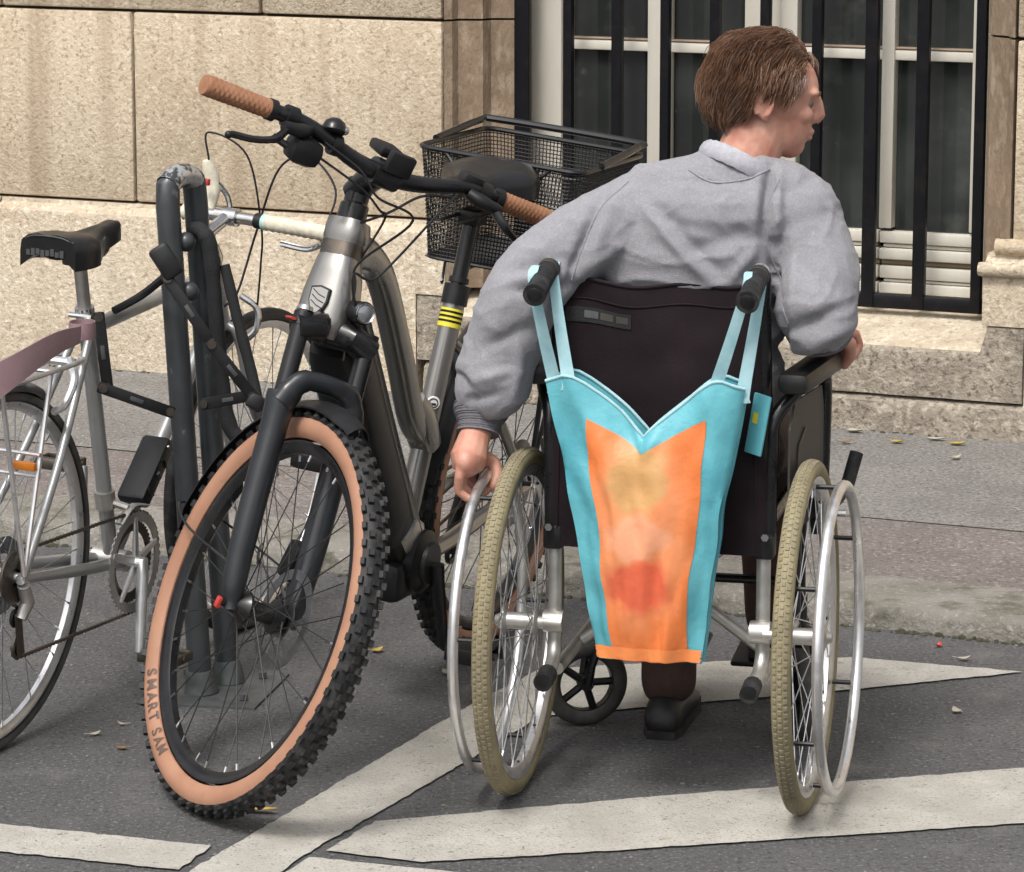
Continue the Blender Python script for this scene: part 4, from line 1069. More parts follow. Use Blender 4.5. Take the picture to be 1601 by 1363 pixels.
# lock holder strapped to the down tube
dv = (HB - bb2).normalized(); nv = V((-dv.z, 0, dv.x))
hc = bb2 + dv * .185 + nv * .034 + V((0, -.012, 0))
LM = M4.Identity(4)
for i in range(3): LM[i][0] = nv[i]; LM[i][1] = (0, 1, 0)[i]; LM[i][2] = dv[i]; LM[i][3] = hc[i]
ho = MB(LM).box((0, 0, 0), (.038, .062, .150), bev=.009).build('lock_holder', 'black_plastic', sbike)
for zz, rot in ((.020, 0), (-.035, pi)):
    MB(LM).tube(spline([V((.004, -.0322, zz + sin(rot + a) * .012 - .006)) + V((cos(rot + a) * .014, 0, 0)) for a in [radians(q) for q in range(20, 161, 20)]], 3), .0022, 6).build('holder_mark', 'rubber', ho)
MB(LM).tube([V((-.004, -.0318, -.008)), V((.010, -.0318, -.006))], .005, 8, flat=1).build('holder_slot', 'print_grey', ho)
MB(LM).ball((.012, -.031, .055), .004, 8, 6).build('holder_screw', 'chrome', ho)
for zz in (.05, -.04): MB(LM).tube([V((-.016, 0, zz)), V((-.044, .012, zz))], .011, 8, flat=.6).build('holder_strap', 'rubber', ho)

# ---------------------------------------------------------------- bike stand: narrow steel hoop on a base plate
stand = empty('bike_stand', M4.Translation((-.582, 6.66, 0)))
tag(stand, 'dark grey steel hoop bike stand with worn bare top', 'bike stand')
lx = -.050      # leans to the left
fa, fb_ = V((-.022, -.035, 0)), V((.024, .045, 0))
def leg_pt(b, z, off=0): return V((b.x + lx * z, b.y, z))
hp = [leg_pt(fa, .02), leg_pt(fa, .5), leg_pt(fa, .955)]
for q in range(1, 8):
    t = q / 8; a = pi * t
    m = fa.lerp(fb_, .5 - .5 * cos(a)); hp.append(V((m.x + lx * .98, m.y, .985 + .024 * sin(a))))
hp += [leg_pt(fb_, .955), leg_pt(fb_, .5), leg_pt(fb_, .02)]
sto = MB().tube(hp, .0230, 18).build('hoop', 'rack_paint', stand)
MB().tube(hp[3:10], .0234, 18, cap=False).build('worn_top', 'rack_worn', stand)
MB().prism([(-.14, -.11), (.09, -.15), (.14, .11), (-.09, .15)], .0, .005).build('base_plate', 'zinc', stand, smooth=False)
for px_, py_ in ((-.09, -.07), (.065, -.095), (.09, .07), (-.06, .095)): MB().tube([(px_, py_, .007), (px_, py_, .018)], .009, 6).build('bolt', 'zinc', stand)
for b in (fa, fb_): MB().tube([leg_pt(b, .006), leg_pt(b, .05)], [.034, .026], 16).build('foot_collar', 'zinc', stand)
for z_, yy in ((.885, .045), (.79, .045)): MB().ball(V((fb_.x + lx * z_ - .018, fa.y + .016, z_)), .019, 16, 12).build('knob', 'rack_paint', stand)

# ---------------------------------------------------------------- folding lock round seat tube and stand
fl = empty('folding_lock', M4.Translation((-.63, 6.5, 0)))
tag(fl, 'black folding lock of flat hinged bars around the bike stand', 'lock')
def bar(a, b, nm='link'):
    a, b = V(a), V(b); d = b - a; T = aim((a + b) / 2, d, (0, -1, .2))
    L_ = d.length; mb = MB(T)
    pts = [(-.0125, -L_ / 2), (.0125, -L_ / 2), (.0125, L_ / 2), (-.0125, L_ / 2)]
    mb.box((0, 0, 0), (.022, L_ + .018, .0075), bev=.003)
    o = mb.build(nm, 'black_plastic', fl)
    for s in (-1, 1): MB(T).tube([(0, s * L_ / 2, -.007), (0, s * L_ / 2, .007)], .0085, 10).build('rivet', 'steel_dark', o)
    MB(T).box((0, 0, .0046), (.008, .026, .002), bev=.0006).build('oval_mark', 'print_grey', o)
    return o
O_ = V((-.63, 6.5, 0))
P1, P2, P3, P4, P5, P6 = [V(p) - O_ for p in ((-.640, 6.48, .838), (-.560, 6.47, .717), (-.485, 6.47, .618), (-.578, 6.53, .592), (-.640, 6.47, .588), (-.760, 6.43, .640))]
bar(P1, P2); bar(P2 + V((.001, -.009, 0)), P3); bar(P3 + V((0, .010, 0)), P4); bar(P5, P6)
MB(aim(P1 + V((.004, 0, .022)), P1 - P2, (0, -1, .2))).box((0, .012, 0), (.040, .066, .026), bev=.008).build('lock_body', 'black_plastic', fl)
bar(P6 + V((.008, .01, 0)), V((-.765, 6.44, .772)) - O_)
MB().tube(spline([V((-.75, 6.56, .765)) - O_, V((-.70, 6.60, .79)) - O_, P1 + V((.005, .03, .01))], 5), .008, 8).build('cable_sleeve', 'fabric_black', fl)
MB(aim(P3 + V((.006, .0, -.012)), (1, 0, -.6), (0, -1, .2))).box((0, 0, 0), (.03, .034, .02), bev=.006).build('hinge_block', 'black_plastic', fl)

# sleeved chain lock hanging on the stand's rear leg
cl_o = empty('chain_lock', M4.Translation((-.56, 6.70, 0)))
tag(cl_o, 'black fabric-sleeved chain lock draped down the back of the bike stand', 'lock')
def crinkle(pts, r): return [r * (1 + .22 * noise.noise(V((i * .55, 3.3, r * 90)))) for i in range(len(pts))]
P = spline([(-.050, -.02, .905), (-.03, -.055, .905), (-.014, -.06, .87), (-.006, -.055, .75), (.002, -.045, .62), (.022, -.06, .52), (.075, -.08, .50), (.09, -.09, .55)], 7)
MB().tube(P, crinkle(P, .0145), 10).build('sleeve', 'fabric_black', cl_o)
P = spline([(.012, -.05, .84), (.035, -.06, .74), (.065, -.07, .62), (.085, -.10, .52)], 7)
MB().tube(P, crinkle(P, .0105), 10).build('sleeve', 'fabric_black', cl_o)
MB().box((.085, -.10, .495), (.05, .035, .045), bev=.01).build('padlock', 'black_plastic', cl_o)

# ---------------------------------------------------------------- mauve strap tied to the seat tube, pulled out to the left
stp = empty('strap', M4.Translation((-.80, 6.2, 0)))
tag(stp, 'mauve leather strap tied to the silver bicycle below its saddle', 'strap')
def ribbon(pts, w, up, th, name, m, parent, n=8):
    P = spline(pts, n); W = w if callable(w) else (lambda t: w); rings = []
    for i, p in enumerate(P):
        d = (P[min(i + 1, len(P) - 1)] - P[max(i - 1, 0)]).normalized()
        uu = up(i / (len(P) - 1)) if callable(up) else V(up)
        uu = (uu - d * d.dot(uu)).normalized(); nn = d.cross(uu); h = W(i / (len(P) - 1)) / 2
        cup = .03 * h
        rings.append([p - uu * h + nn * th, p - uu * h * .5 + nn * (th + cup), p + nn * (th + cup * 1.3), p + uu * h * .5 + nn * (th + cup), p + uu * h + nn * th, p + uu * h, p + uu * h * .5 + nn * cup, p + nn * cup * 1.3, p - uu * h * .5 + nn * cup, p - uu * h])
    return MB().loft(rings).build(name, m, parent, sharp=28)
o_ = V((-.80, 6.2, 0))
ribbon([V((-1.10, 5.93, .60)) - o_, V((-.96, 5.98, .685)) - o_, V((-.875, 6.05, .735)) - o_, V((-.815, 6.16, .765)) - o_, V((-.778, 6.25, .770)) - o_], lambda t: .074 - .042 * t, lambda t: V((-.1 + .3 * t, .25, .95)), .0028, 'band', 'mauve', stp)
ribbon([V((-.778, 6.26, .772)) - o_ + V((.022 * cos(a), .03 + .03 * sin(a), 0)) for a in [radians(q) for q in range(-180, 181, 30)]], .03, (0, 0, 1), .002, 'loop', 'mauve', stp, 4)

# another parked bicycle at the very left: only the edge of its wheel reaches the picture
nb = empty('parked_bicycle', M4.Translation((-1.255, 7.30, 0)) @ M4.Rotation(1.22 + pi, 4, 'Z'))
tag(nb, 'dark bicycle wheel edge cut off by the left edge behind the silver bicycle', 'bicycle')
sb_wheel(M4.Translation((0, 0, RS)), .02, nb)
for sg in (1, -1):
    MB().tube(spline([V((.16, sg * .015, .74)), V((.10, sg * .04, .56)), V((.0, sg * .06, RS))], 5), .0085, 10).build('stay', 'black_paint', nb)
    MB().tube([V((0, sg * .06, RS)), V((.42, sg * .03, .29))], .010, 10).build('chain_stay', 'black_paint', nb)
MB().tube([V((.42, 0, .27)), V((.27, 0, .78))], .015, 12).build('seat_tube', 'black_paint', nb)
guard(None, V((0, 0, RS)), RS + .016, .048, radians(-10), radians(100), 30, 'black_plastic', nb)

# ---------------------------------------------------------------- wheelchair (x right, y forward, z up; origin under the rear axle)
YAW = -.229
WC = M4.Translation((.26, 5.929, 0)) @ M4.Rotation(YAW, 4, 'Z')
chair = empty('wheelchair', WC)
tag(chair, 'folding wheelchair with dark purple back and olive-grey tyres', 'wheelchair')
CX = -.012                                            # the frame sits a touch left of the axle's middle
RC = .305
for sd in (-1, 1):
    T = M4.Translation((sd * .2555, 0, 0)) @ M4.Rotation(-sd * .009, 4, 'Y') @ M4.Translation((0, 0, RC)) @ M4.Rotation(-sd * pi / 2, 4, 'Z') @ M4.Rotation(.3 + sd * .2, 4, 'Y')
    w = MB(T).lathe(rim_profile(.276, .026, .020), 72, closed=True).build('wheel', 'alu', chair)
    t = MB(T); rc, rt = .2875, .0165
    t.lathe([(rc + rt * sin(a), rt * cos(a) * 1.02) for a in [radians(q) for q in range(-50, 231, 14)]], 80, closed=True)
    t.build('tyre', 'chair_tyre', w)
    kn_ = MB(T); n = 150
    for k in range(n):
        for row, ang in enumerate((58, 90, 122)):
            th = 2 * pi * (k + .5 * (row % 2)) / n; a = radians(ang); nrm = V((sin(a), cos(a), 0)); tn = V((0, 0, 1)); sdv = nrm.cross(tn); Rm = M4.Rotation(-th, 3, 'Y')
            base = V((rc + rt * sin(a), rt * 1.02 * cos(a), 0)); vs = []
            for hgt, sc in ((-.001, 1.0), (.0014, .85)):
                for sx, sz in ((-1, -1), (1, -1), (1, 1), (-1, 1)): vs.append(Rm @ (base + nrm * hgt + sdv * (sx * .0036 * sc) + tn * (sz * .0040 * sc)))
            kn_.add(vs, [(4, 5, 6, 7), (0, 1, 5, 4), (1, 2, 6, 5), (2, 3, 7, 6), (3, 0, 4, 7)])
    tag(kn_.build('tread', 'chair_knob', w, smooth=False), kind='stuff')
    MB(T).lathe([(0, -.042), (.011, -.042), (.012, -.034), (.026, -.030), (.026, -.026), (.015, -.022), (.015, .022), (.026, .026), (.026, .030), (.012, .036), (.008, .044), (0, .044)], 22).build('hub', 'alu_dull', w)
    spokes(w, T, 36, .256, .023, .028, 'spoke_steel', r=.0011)
    MB(T).tube(circle((0, .056, 0), .262, 72), .0096, 14, closed=True).build('handrim', 'alu', w)
    for k in range(6):
        a = 2 * pi * k / 6; c_, s_ = cos(a), sin(a)
        MB(T).tube([(.262 * c_, .014, .262 * s_), (.262 * c_, .050, .262 * s_)], .0042, 8).build('handrim_peg', 'black_plastic', w)
    for k in range(0, 36, 3):
        a = 2 * pi * (k + .5) / 36; MB(T).ball((.2555 * cos(a), 0, .2555 * sin(a)), .0035, 6, 4).build('rim_eyelet', 'steel_dark', w)
    MB(T).tube([(.256, .0, .006), (.232, .0, .006)], .003, 8).build('valve', 'black_plastic', w)
    MB(T).tube([(0, -.075, 0), (0, -.03, 0)], .010, 10).build('axle_sleeve', 'alu_dull', w)
# frame: black upper tubes, bare metal lower tubes
fro = MB().tube([(CX - .18, .43, .300), (CX + .18, .43, .300)], .009, 12).build('frame', 'black_paint', chair)
for sd in (-1, 1): MB().tube([(CX + sd * .165, .012, .305), (CX + sd * .20, .012, .305)], .020, 14).build('axle_plate', 'alu_dull', fro)
def ctube(pts, r, m, nm, parent=fro, n=6, seg=12): return MB().tube(spline(pts, n) if len(pts) > 2 else pts, r, seg).build(nm, m, parent)
for sd in (-1, 1):
    x = CX + sd * .180
    ctube([(x, .03, .46), (x, .028, .70), (x, .020, .90), (x, .008, .930), (x, -.022, .937), (x, -.05, .934)], .0115, 'black_paint', 'back_tube')
    ctube([(x, -.018, .938), (x, -.042, .935)], .0150, 'alu', 'handle_collar')
    # push grip: ribbed rubber handle tilted down to the rear
    R_ = []
    d = V((0, -.118, -.030)); s0 = V((x, -.040, .9355))
    g = []; gr_ = []
    for i in range(33):
        t = i / 32; g.append(s0 + d * t); gr_.append(.0165 + .0016 * t + (.0010 if (i % 4 < 2 and 4 < i < 28) else 0) + (.0022 if i < 3 else 0) + (.0018 if i > 29 else 0))
    go = MB().tube(g, gr_, 20).build('push_grip', 'rubber', chair)
    MB().tube([s0 + d * 1.0, s0 + d * 1.01], [.013, .011], 18).build('grip_end', 'black_plastic', go)
    for t0 in (.02, .10): MB().tube([s0 + d * t0, s0 + d * (t0 + .025)], .0192, 20).build('grip_ridge', 'panel_grey', go)
    # lower rear upright down to the tipping lever
    ctube([(x + sd * .004, .030, .475), (x + sd * .004, .028, .30), (x + sd * .004, .022, .255), (x + sd * .002, -.005, .232), (x, -.05, .225)], .0125, 'alu_dull', 'tipping_lever')
    ctube([(x, -.045, .226), (x, -.090, .219)], .0165, 'rubber', 'lever_cap')
    MB().tube([(x, -.0895, .2195), (x, -.0905, .2193)], [.0165, .0095], 18).build('cap_end', 'black_plastic', fro)
    # arm frame: loop from the back upright over to the front post
    xa = .2 * sd
    ctube([(x + sd * .012, .034, .47), (x + sd * .014, .034, .62), (x + sd * .018, .042, .675), (xa * 1.13 - .005, .085, .722), (xa * 1.16, .15, .728), (xa * 1.18, .24, .724), (xa * 1.19, .285, .69), (xa * 1.17, .29, .50)], .0125, 'black_paint', 'arm_tube')
    a = MB(); L0 = V((sd * .222 - .002, .005, .742)); L1 = V((sd * .246 - .002, .285, .742))
    T = aim((L0 + L1) / 2, L1 - L0); a.T = T; a.box((0, 0, 0), (.054, (L1 - L0).length, .038), bev=.012)
    a.build('armrest', 'arm_pad', chair)
    # side guard
    pan = [(.045, .47), (.045, .655), (.075, .700), (.255, .700), (.272, .66), (.272, .47)]
    m = MB(); n_ = len(pan)
    vs = [(xa * 1.02 + sd * .0 + sd * .03 * (y / .27), y, z) for y, z in pan] + [(xa * 1.02 + sd * .004 + sd * .03 * (y / .27), y, z) for y, z in pan]
    m.add(vs, [tuple(range(n_)), tuple(range(2 * n_ - 1, n_ - 1, -1))] + [(i, (i + 1) % n_, n_ + (i + 1) % n_, n_ + i) for i in range(n_)])
    po = m.build('side_guard', 'panel_grey', chair, smooth=False)
    xo = xa * 1.02 + sd * .0065
    MB().tube([(xo + sd * .03 * .30, .08, .56), (xo + sd * .03 * .34, .092, .62), (xo + sd * .03 * .5, .135, .645)], .0022, 6).build('guard_crease', 'steel_dark', po)
    # seat rail, lower rail, front post, hanger and footplate
    ctube([(x, .03, .478), (x, .44, .490)], .0115, 'black_paint', 'seat_rail')
    ctube([(x, .03, .215), (x, .42, .225)], .0115, 'alu_dull', 'lower_rail')
    ctube([(x, .42, .20), (x, .42, .49)], .0125, 'black_paint', 'front_post')
    ctube([(x, .43, .485), (x, .50, .47), (x * .92, .58, .30), (x * .9, .62, .13)], .011, 'black_paint', 'leg_hanger')
    fp = MB(M4.Translation((x * .55, .66, .105)) @ M4.Rotation(.12, 4, 'X')); fp.box((0, 0, 0), (.14, .15, .012), bev=.005); fp.build('footplate', 'black_plastic', chair)
    # parking brake with a long black grip
    xb = sd * .262
    bo_ = ctube([(xb - sd * .03, .315, .45), (xb, .325, .478), (xb + sd * .010, .335, .50)], .0065, 'steel_dark', 'brake_arm')
    MB().tube([(xb + sd * .010, .335, .498), (xb + sd * .024, .362, .560)], .0125, 14).build('brake_grip', 'rubber', chair)
    MB().box((xb - sd * .035, .315, .44), (.03, .05, .04), bev=.006).build('brake_block', 'black_plastic', chair)
    MB().tube([(xb - sd * .03, .325, .455), (xb + sd * .012, .325, .455)], .007, 8).build('brake_shoe', 'alu', chair)
    # clamp bracket where black and bare tubes meet
    MB().box((x + sd * .006, .030, .455), (.034, .040, .044), bev=.006).build('bracket', 'black_plastic', chair)
    MB().tube([(x + sd * .010, -.001, .475), (x + sd * .010, .010, .475)], .007, 6).build('bolt', 'chrome', chair)
    # caster
    cy = .455; cxp = x + sd * .004
    k = MB(M4.Translation((cxp, cy, 0)) @ M4.Rotation(radians(-62 if sd < 0 else 20), 4, 'Z'))
    k.tube([(0, 0, .215), (0, 0, .27)], .016, 12)
    for s in (-1, 1): k.tube([(s * .006, 0, .212), (s * .026, 0, .20), (s * .026, -.030, .12), (s * .024, -.036, .082)], .0075, 8)
    ko = k.build('caster', 'black_paint', chair)
    TT = M4.Translation((cxp, cy, 0)) @ M4.Rotation(radians(-62 if sd < 0 else 20), 4, 'Z') @ M4.Translation((0, -.036, .082)) @ M4.Rotation(pi / 2, 4, 'Z')
    MB(TT).lathe([(.0655 + .0165 * sin(a), .0155 * cos(a)) for a in [radians(q) for q in range(-60, 241, 15)]], 40, closed=True).build('caster_tyre', 'rubber_old', ko)
    ck = MB(TT); ck.lathe([(.051, -.010), (.057, -.010), (.057, .010), (.051, .010)], 36, closed=True); ck.lathe([(0, -.014), (.014, -.014), (.014, .014), (0, .014)], 16)
    for q in range(5): a = 2 * pi * q / 5; ck.tube([(.008 * cos(a), 0, .008 * sin(a)), (.055 * cos(a), 0, .055 * sin(a))], .0075, 8)
    ck.build('caster_wheel', 'black_plastic', ko)
# folding cross braces
for sd in (-1, 1): ctube([(CX - sd * .17, .19 + sd * .012, .225), (CX + sd * .17, .19 + sd * .012, .47)], .011, 'alu_dull', 'cross_brace')
ctube([(CX + .095, .205, .405), (CX + .15, .205, .445)], .0122, 'red_print', 'red_sleeve')
# back canvas: slung between the uprights, wrapped round them, sagging in the middle
def canvas_pt(u_, v_):
    """u -1..1 across, v 0..1 up"""
    hw = .187 + .006 * (1 - v_) + (.010 * (1 - v_) if u_ > 0 else .014 * (1 - v_))
    x = CX + u_ * hw
    top = .912 - .010 * (1 - u_ * u_) + .004 * sin(u_ * 7)
    z = .44 + (top - .44) * v_
    y = .012 - .014 * (1 - u_ ** 4) * sin(pi * min(1, v_ * .8 + .1)) + .006 * sin(u_ * 5 + v_ * 6) * (1 - u_ ** 2) + .004 * noise.noise(V((u_ * 3, v_ * 9, 1)))
    if abs(u_) > .9: y += (abs(u_) - .9) * .25
    return V((x, y, z))
nu, nv_ = 40, 34
vs = []; fs = []
for i in range(nu + 1):
    for j in range(nv_ + 1): vs.append(canvas_pt(-1 + 2 * i / nu, j / nv_))
k = len(vs)
for i in range(nu + 1):
    for j in range(nv_ + 1): p = vs[i * (nv_ + 1) + j]; vs.append(p + V((0, .004, 0)))
def gi(i, j): return i * (nv_ + 1) + j
for i in range(nu):
    for j in range(nv_):
        fs.append((gi(i, j), gi(i + 1, j), gi(i + 1, j + 1), gi(i, j + 1))); fs.append((k + gi(i, j), k + gi(i, j + 1), k + gi(i + 1, j + 1), k + gi(i + 1, j)))
for i in range(nu): fs.append((gi(i, nv_), gi(i + 1, nv_), k + gi(i + 1, nv_), k + gi(i, nv_))); fs.append((gi(i, 0), k + gi(i, 0), k + gi(i + 1, 0), gi(i + 1, 0)))
for j in range(nv_): fs.append((gi(0, j), gi(0, j + 1), k + gi(0, j + 1), k + gi(0, j))); fs.append((gi(nu, j), k + gi(nu, j), k + gi(nu, j + 1), gi(nu, j + 1)))
cvo = MB().add(vs, fs).build('backrest', 'canvas', chair, sharp=60)
def seam(pts, r=.0016, m='canvas', nm='seam'): return MB().tube(pts, r, 6).build(nm, m, cvo)
seam([canvas_pt(-1 + .05 * i, .93) + V((0, -.0012, 0)) for i in range(41)]); seam([canvas_pt(-1 + .05 * i, 1.0) + V((0, 0, .001)) for i in range(41)], .0034, nm='hem')
for u_ in (-.86, .86): seam([canvas_pt(u_, j / 20) + V((0, -.0012, 0)) for j in range(21)])
# small woven label near the top left
lb = []
for i in range(7):
    for j in range(3): lb.append(canvas_pt(-.86 + .62 * i / 6, .845 + .055 * j / 2) + V((0, -.0022, 0)))
MB().add(lb, [(i * 3 + j, (i + 1) * 3 + j, (i + 1) * 3 + j + 1, i * 3 + j + 1) for i in range(6) for j in range(2)]).build('label', 'fabric_black', cvo)
for i, (uu, ww) in enumerate(((-.68, .13), (-.53, .12), (-.38, .11))):
    pts = []
    for a in range(3):
        for b in range(2): pts.append(canvas_pt(uu + ww * a / 2, .862 + .026 * b) + V((0, -.0030, 0)))
    MB().add(pts, [(0, 2, 3, 1), (2, 4, 5, 3)]).build('label_print', 'panel_grey' if i else 'zinc', cvo)
# seat sling
vs = []; fs = []
for i in range(13):
    for j in range(9):
        u_ = -1 + i / 6; vs.append((CX + u_ * .182, .02 + .42 * j / 8, .500 + .006 * u_ * u_ - .010 * (1 - u_ * u_)))
for i in range(12):
    for j in range(8): fs.append((i * 9 + j, (i + 1) * 9 + j, (i + 1) * 9 + j + 1, i * 9 + j + 1))
MB().add(vs, fs).build('seat', 'canvas', chair)

# ---------------------------------------------------------------- person seated in the wheelchair (same axes)
person = empty('person', WC)
tag(person, 'person in grey sweatshirt seated in the wheelchair, back to us, head turned right', 'person')
SHL, SHR = V((-.092, .095, 1.020)), V((.222, .115, 1.030))
ELL, ELR = V((-.250, -.010, .885)), V((.243, .015, .850))
WRL, WRR = V((-.322, -.006, .658)), V((.240, .205, .806))
NB, NK = V((.092, .105, 1.075)), V((.128, .135, 1.150))
HC = V((.150, .155, 1.215))                                     # head centre
Fd = V((.955, .12, -.10)).normalized()                          # where the face looks (to the right)
Rw_ = M4.Rotation(YAW, 3, 'Z').inverted()
Fd = (Rw_ @ V((1.0, .02, -.16))).normalized()                   # world right, a little down
Up = (V((.16, .06, 1)) - Fd * Fd.dot(V((.16, .06, 1)))).normalized()
Lt = Up.cross(Fd).normalized()                                  # the head's own left
HM = M4.Identity(4)
for i in range(3): HM[i][0] = Fd[i] * .94; HM[i][1] = Lt[i] * .94; HM[i][2] = Up[i] * .94; HM[i][3] = HC[i]
def cap(mb, a, b, ra, rb, n=6):
    a, b = V(a), V(b)
    mb.tube([a.lerp(b, i / n) for i in range(n + 1)], [ra + (rb - ra) * i / n for i in range(n + 1)], 16); mb.ball(a, ra, 14, 10); mb.ball(b, rb, 14, 10)
def H(x, y, z): return HM @ V((x, y, z))
def hball(mb, c, r): mb.ball(H(*c), r, 20, 14, T=HM.to_3x3())
bd = MB()
# head: cranium, brow, cheeks, jaw, nose, lips, ears; neck
hball(bd, (-.018, 0, .022), (.092, .074, .086)); hball(bd, (.022, 0, .012), (.068, .064, .078))
hball(bd, (.040, 0, -.040), (.046, .050, .062)); hball(bd, (.052, 0, -.078), (.028, .030, .026)); hball(bd, (.010, 0, -.050), (.055, .056, .048))
for s in (-1, 1):
    hball(bd, (.062, s * .030, -.018), (.022, .022, .020)); hball(bd, (.074, s * .026, .022), (.014, .024, .010))
    hball(bd, (-.012, s * .074, -.006), (.017, .008, .031)); hball(bd, (-.008, s * .073, -.028), (.010, .007, .012))
for s in (-1, 1): bd.tube([H(-.016 + .017 * cos(a), s * (.079 + .003 * cos(a)), -.004 + .030 * sin(a)) for a in [radians(q) for q in range(-60, 251, 20)]], .0036, 8)
bd.tube([H(.078, 0, .022), H(.088, 0, .002), H(.0945, 0, -.018), H(.088, 0, -.029)], [.010, .012, .0135, .011], 12)
for s in (-1, 1): bd.ball(H(.085, s * .011, -.025), .0095, 10, 8)
hball(bd, (.085, 0, -.049), (.0085, .021, .0062)); hball(bd, (.083, 0, -.060), (.0085, .019, .0068))
cap(bd, NB - V((.004, -.012, .03)), NK + V((.012, .008, .02)), .058, .052)
cap(bd, NK, H(.0, 0, -.05), .052, .050)
# trunk and limbs under the clothes
bd.ball((.0, .16, .60), (.155, .10, .10)); bd.ball((.015, .16, .74), (.130, .085, .16)); bd.ball((.05, .14, .90), (.125, .075, .15)); cap(bd, SHL + V((.03, .01, -.03)), SHR + V((-.03, .01, -.03)), .036, .036)
cap(bd, SHL + V((.02, .01, -.025)), ELL, .034, .034); cap(bd, ELL, WRL, .036, .025); cap(bd, SHR + V((-.02, .02, -.025)), ELR + V((.006, .045, .014)), .032, .030); cap(bd, ELR + V((.006, .045, .014)), WRR, .030, .025)
HPL, HPR, KNL, KNR, ANL, ANR = V((-.085, .16, .575)), V((.085, .16, .575)), V((-.105, .53, .560)), V((.10, .56, .570)), V((-.070, .445, .115)), V((.085, .66, .20))
for a, b, c in ((HPL, KNL, ANL), (HPR, KNR, ANR)): cap(bd, a, b, .075, .052); cap(bd, b, c, .050, .034)
# hands: palm, four fingers and a thumb each, closed round what they hold
def finger(pts, r): 
    P = [V(p) for p in pts]; n = len(P)
    for i in range(n - 1): cap(bd, P[i], P[i + 1], r[i], r[i + 1], 3)
HRX = -.3115                                                     # left hand round the left handrim (top of it)
rimL = lambda a: V((HRX, .262 * cos(a), .305 + .262 * sin(a)))
ac = radians(101)
rc_ = rimL(ac)
pal = rc_ + V((-.014, -.010, .038))
bd.tube([WRL, WRL.lerp(pal, .5) + V((-.004, 0, 0)), pal + V((-.004, 0, .004)), pal + V((-.006, .002, -.016))], [.025, .028, .033, .028], 14, flat=1.0)
bd.ball(pal + V((-.004, 0, 0)), (.026, .042, .030)); bd.ball(WRL, .026)
for i in range(4):
    a = ac + (i - 1.5) * .090
    c = rimL(a); rr = [.0088, .0096, .0094, .0082][i]; ln = [.92, 1.0, .97, .82][i]
    ra = V((0, cos(a), sin(a)))
    k0 = c + V((-.027, 0, 0)) + ra * .024; k1 = c + V((-.031, 0, 0)) + ra * (-.004 * ln); k2 = c + V((-.016, 0, 0)) - ra * .022 * ln; k3 = c + V((.006, 0, 0)) - ra * .024 * ln
    finger([pal + V((-.010, .032 * (1.5 - i) / 1.5 * .8, .004)), k0, k1, k2, k3], [rr * 1.1, rr * 1.08, rr, rr * .92, rr * .8])
th0 = pal + V((.006, .034, .002)); finger([th0, rc_ + V((.012, .046, .024)), rc_ + V((.022, .036, .004)), rc_ + V((.018, .022, -.012))], [.0145, .0125, .0115, .0095])
# right hand over the front end of the right armrest
pr_ = V((.240, .268, .788))
bd.tube([WRR, WRR.lerp(pr_, .5) + V((0, 0, .004)), pr_], [.025, .027, .030], 14); bd.ball(pr_, (.038, .034, .022)); bd.ball(WRR, .026)
for i in range(4):
    ox = .032 - i * .0215; rr = [.0080, .0092, .0096, .0088][i]; ln = [.82, .97, 1.0, .93][i]
    b0_ = pr_ + V((ox * .9 + .006, .018, .002)); finger([b0_, b0_ + V((.012, .030 * ln, -.006)), b0_ + V((.018, .040 * ln, -.032 * ln)), b0_ + V((.012, .026 * ln, -.052 * ln)), b0_ + V((.006, .008, -.056 * ln))], [rr * 1.1, rr * 1.05, rr, rr * .92, rr * .8])
finger([pr_ + V((.024, -.012, -.002)), pr_ + V((.042, .004, -.016)), pr_ + V((.040, .018, -.040)), pr_ + V((.030, .022, -.056))], [.014, .0125, .0115, .0095])
sock = [H(.084, s * .031, .003) for s in (-1, 1)]
def face(co, n):
    for k_ in sock:
        d_ = (co - k_).length
        if d_ < .03: co = co - Fd * (.0085 * math.exp(-(d_ / .0115) ** 2))
    return co
body = remesh(bd, 'body', 'skin', .0031, 2, face, parent=person)
# eyes and brows
for s in (-1, 1):
    e = MB(); e.ball(H(.0655, s * .031, .003), .0118, 14, 10); eo = e.build('eye', 'eye_white', person)
    MB().ball(H(.0725, s * .0325, .002), .0068, 10, 8).build('iris', 'hair', eo)
    MB().tube([H(.0885, s * .014, .019), H(.0865, s * .030, .024), H(.074, s * .046, .021)], [.0028, .0032, .002], 8).build('eyebrow', 'hair', person)
# hair: a close cap with many short overlapping locks
def scalp(th, ph):
    """th from crown (0) down, ph round from the front (0)"""
    d = V((sin(th) * cos(ph), sin(th) * sin(ph), cos(th)))
    return d, V((-.020 + d.x * .100, d.y * .082, .022 + d.z * .094))
def hair_in(p):
    x, y, z = p
    if x > .048 + .3 * (z - .06): return False
    if x > -.030 and z < .020 - .25 * (x + .03): return False       # free ears and temples
    if z < -.066: return False
    return True
hm = MB(); grid = {}
for i in range(31):
    for j in range(48):
        d, p = scalp(pi * .78 * i / 30, 2 * pi * j / 48); 
        if hair_in(p): grid[(i, j)] = len(hm.v); hm.v.append(tuple(HM @ (p + d * (.004 + .006 * noise.noise(p * 40)))))
for i in range(30):
    for j in range(48):
        q = [(i, j), (i + 1, j), (i + 1, (j + 1) % 48), (i, (j + 1) % 48)]
        if all(k in grid for k in q): hm.f.append(tuple(grid[k] for k in q))
hro = hm.build('hair', 'hair', person, sharp=180)
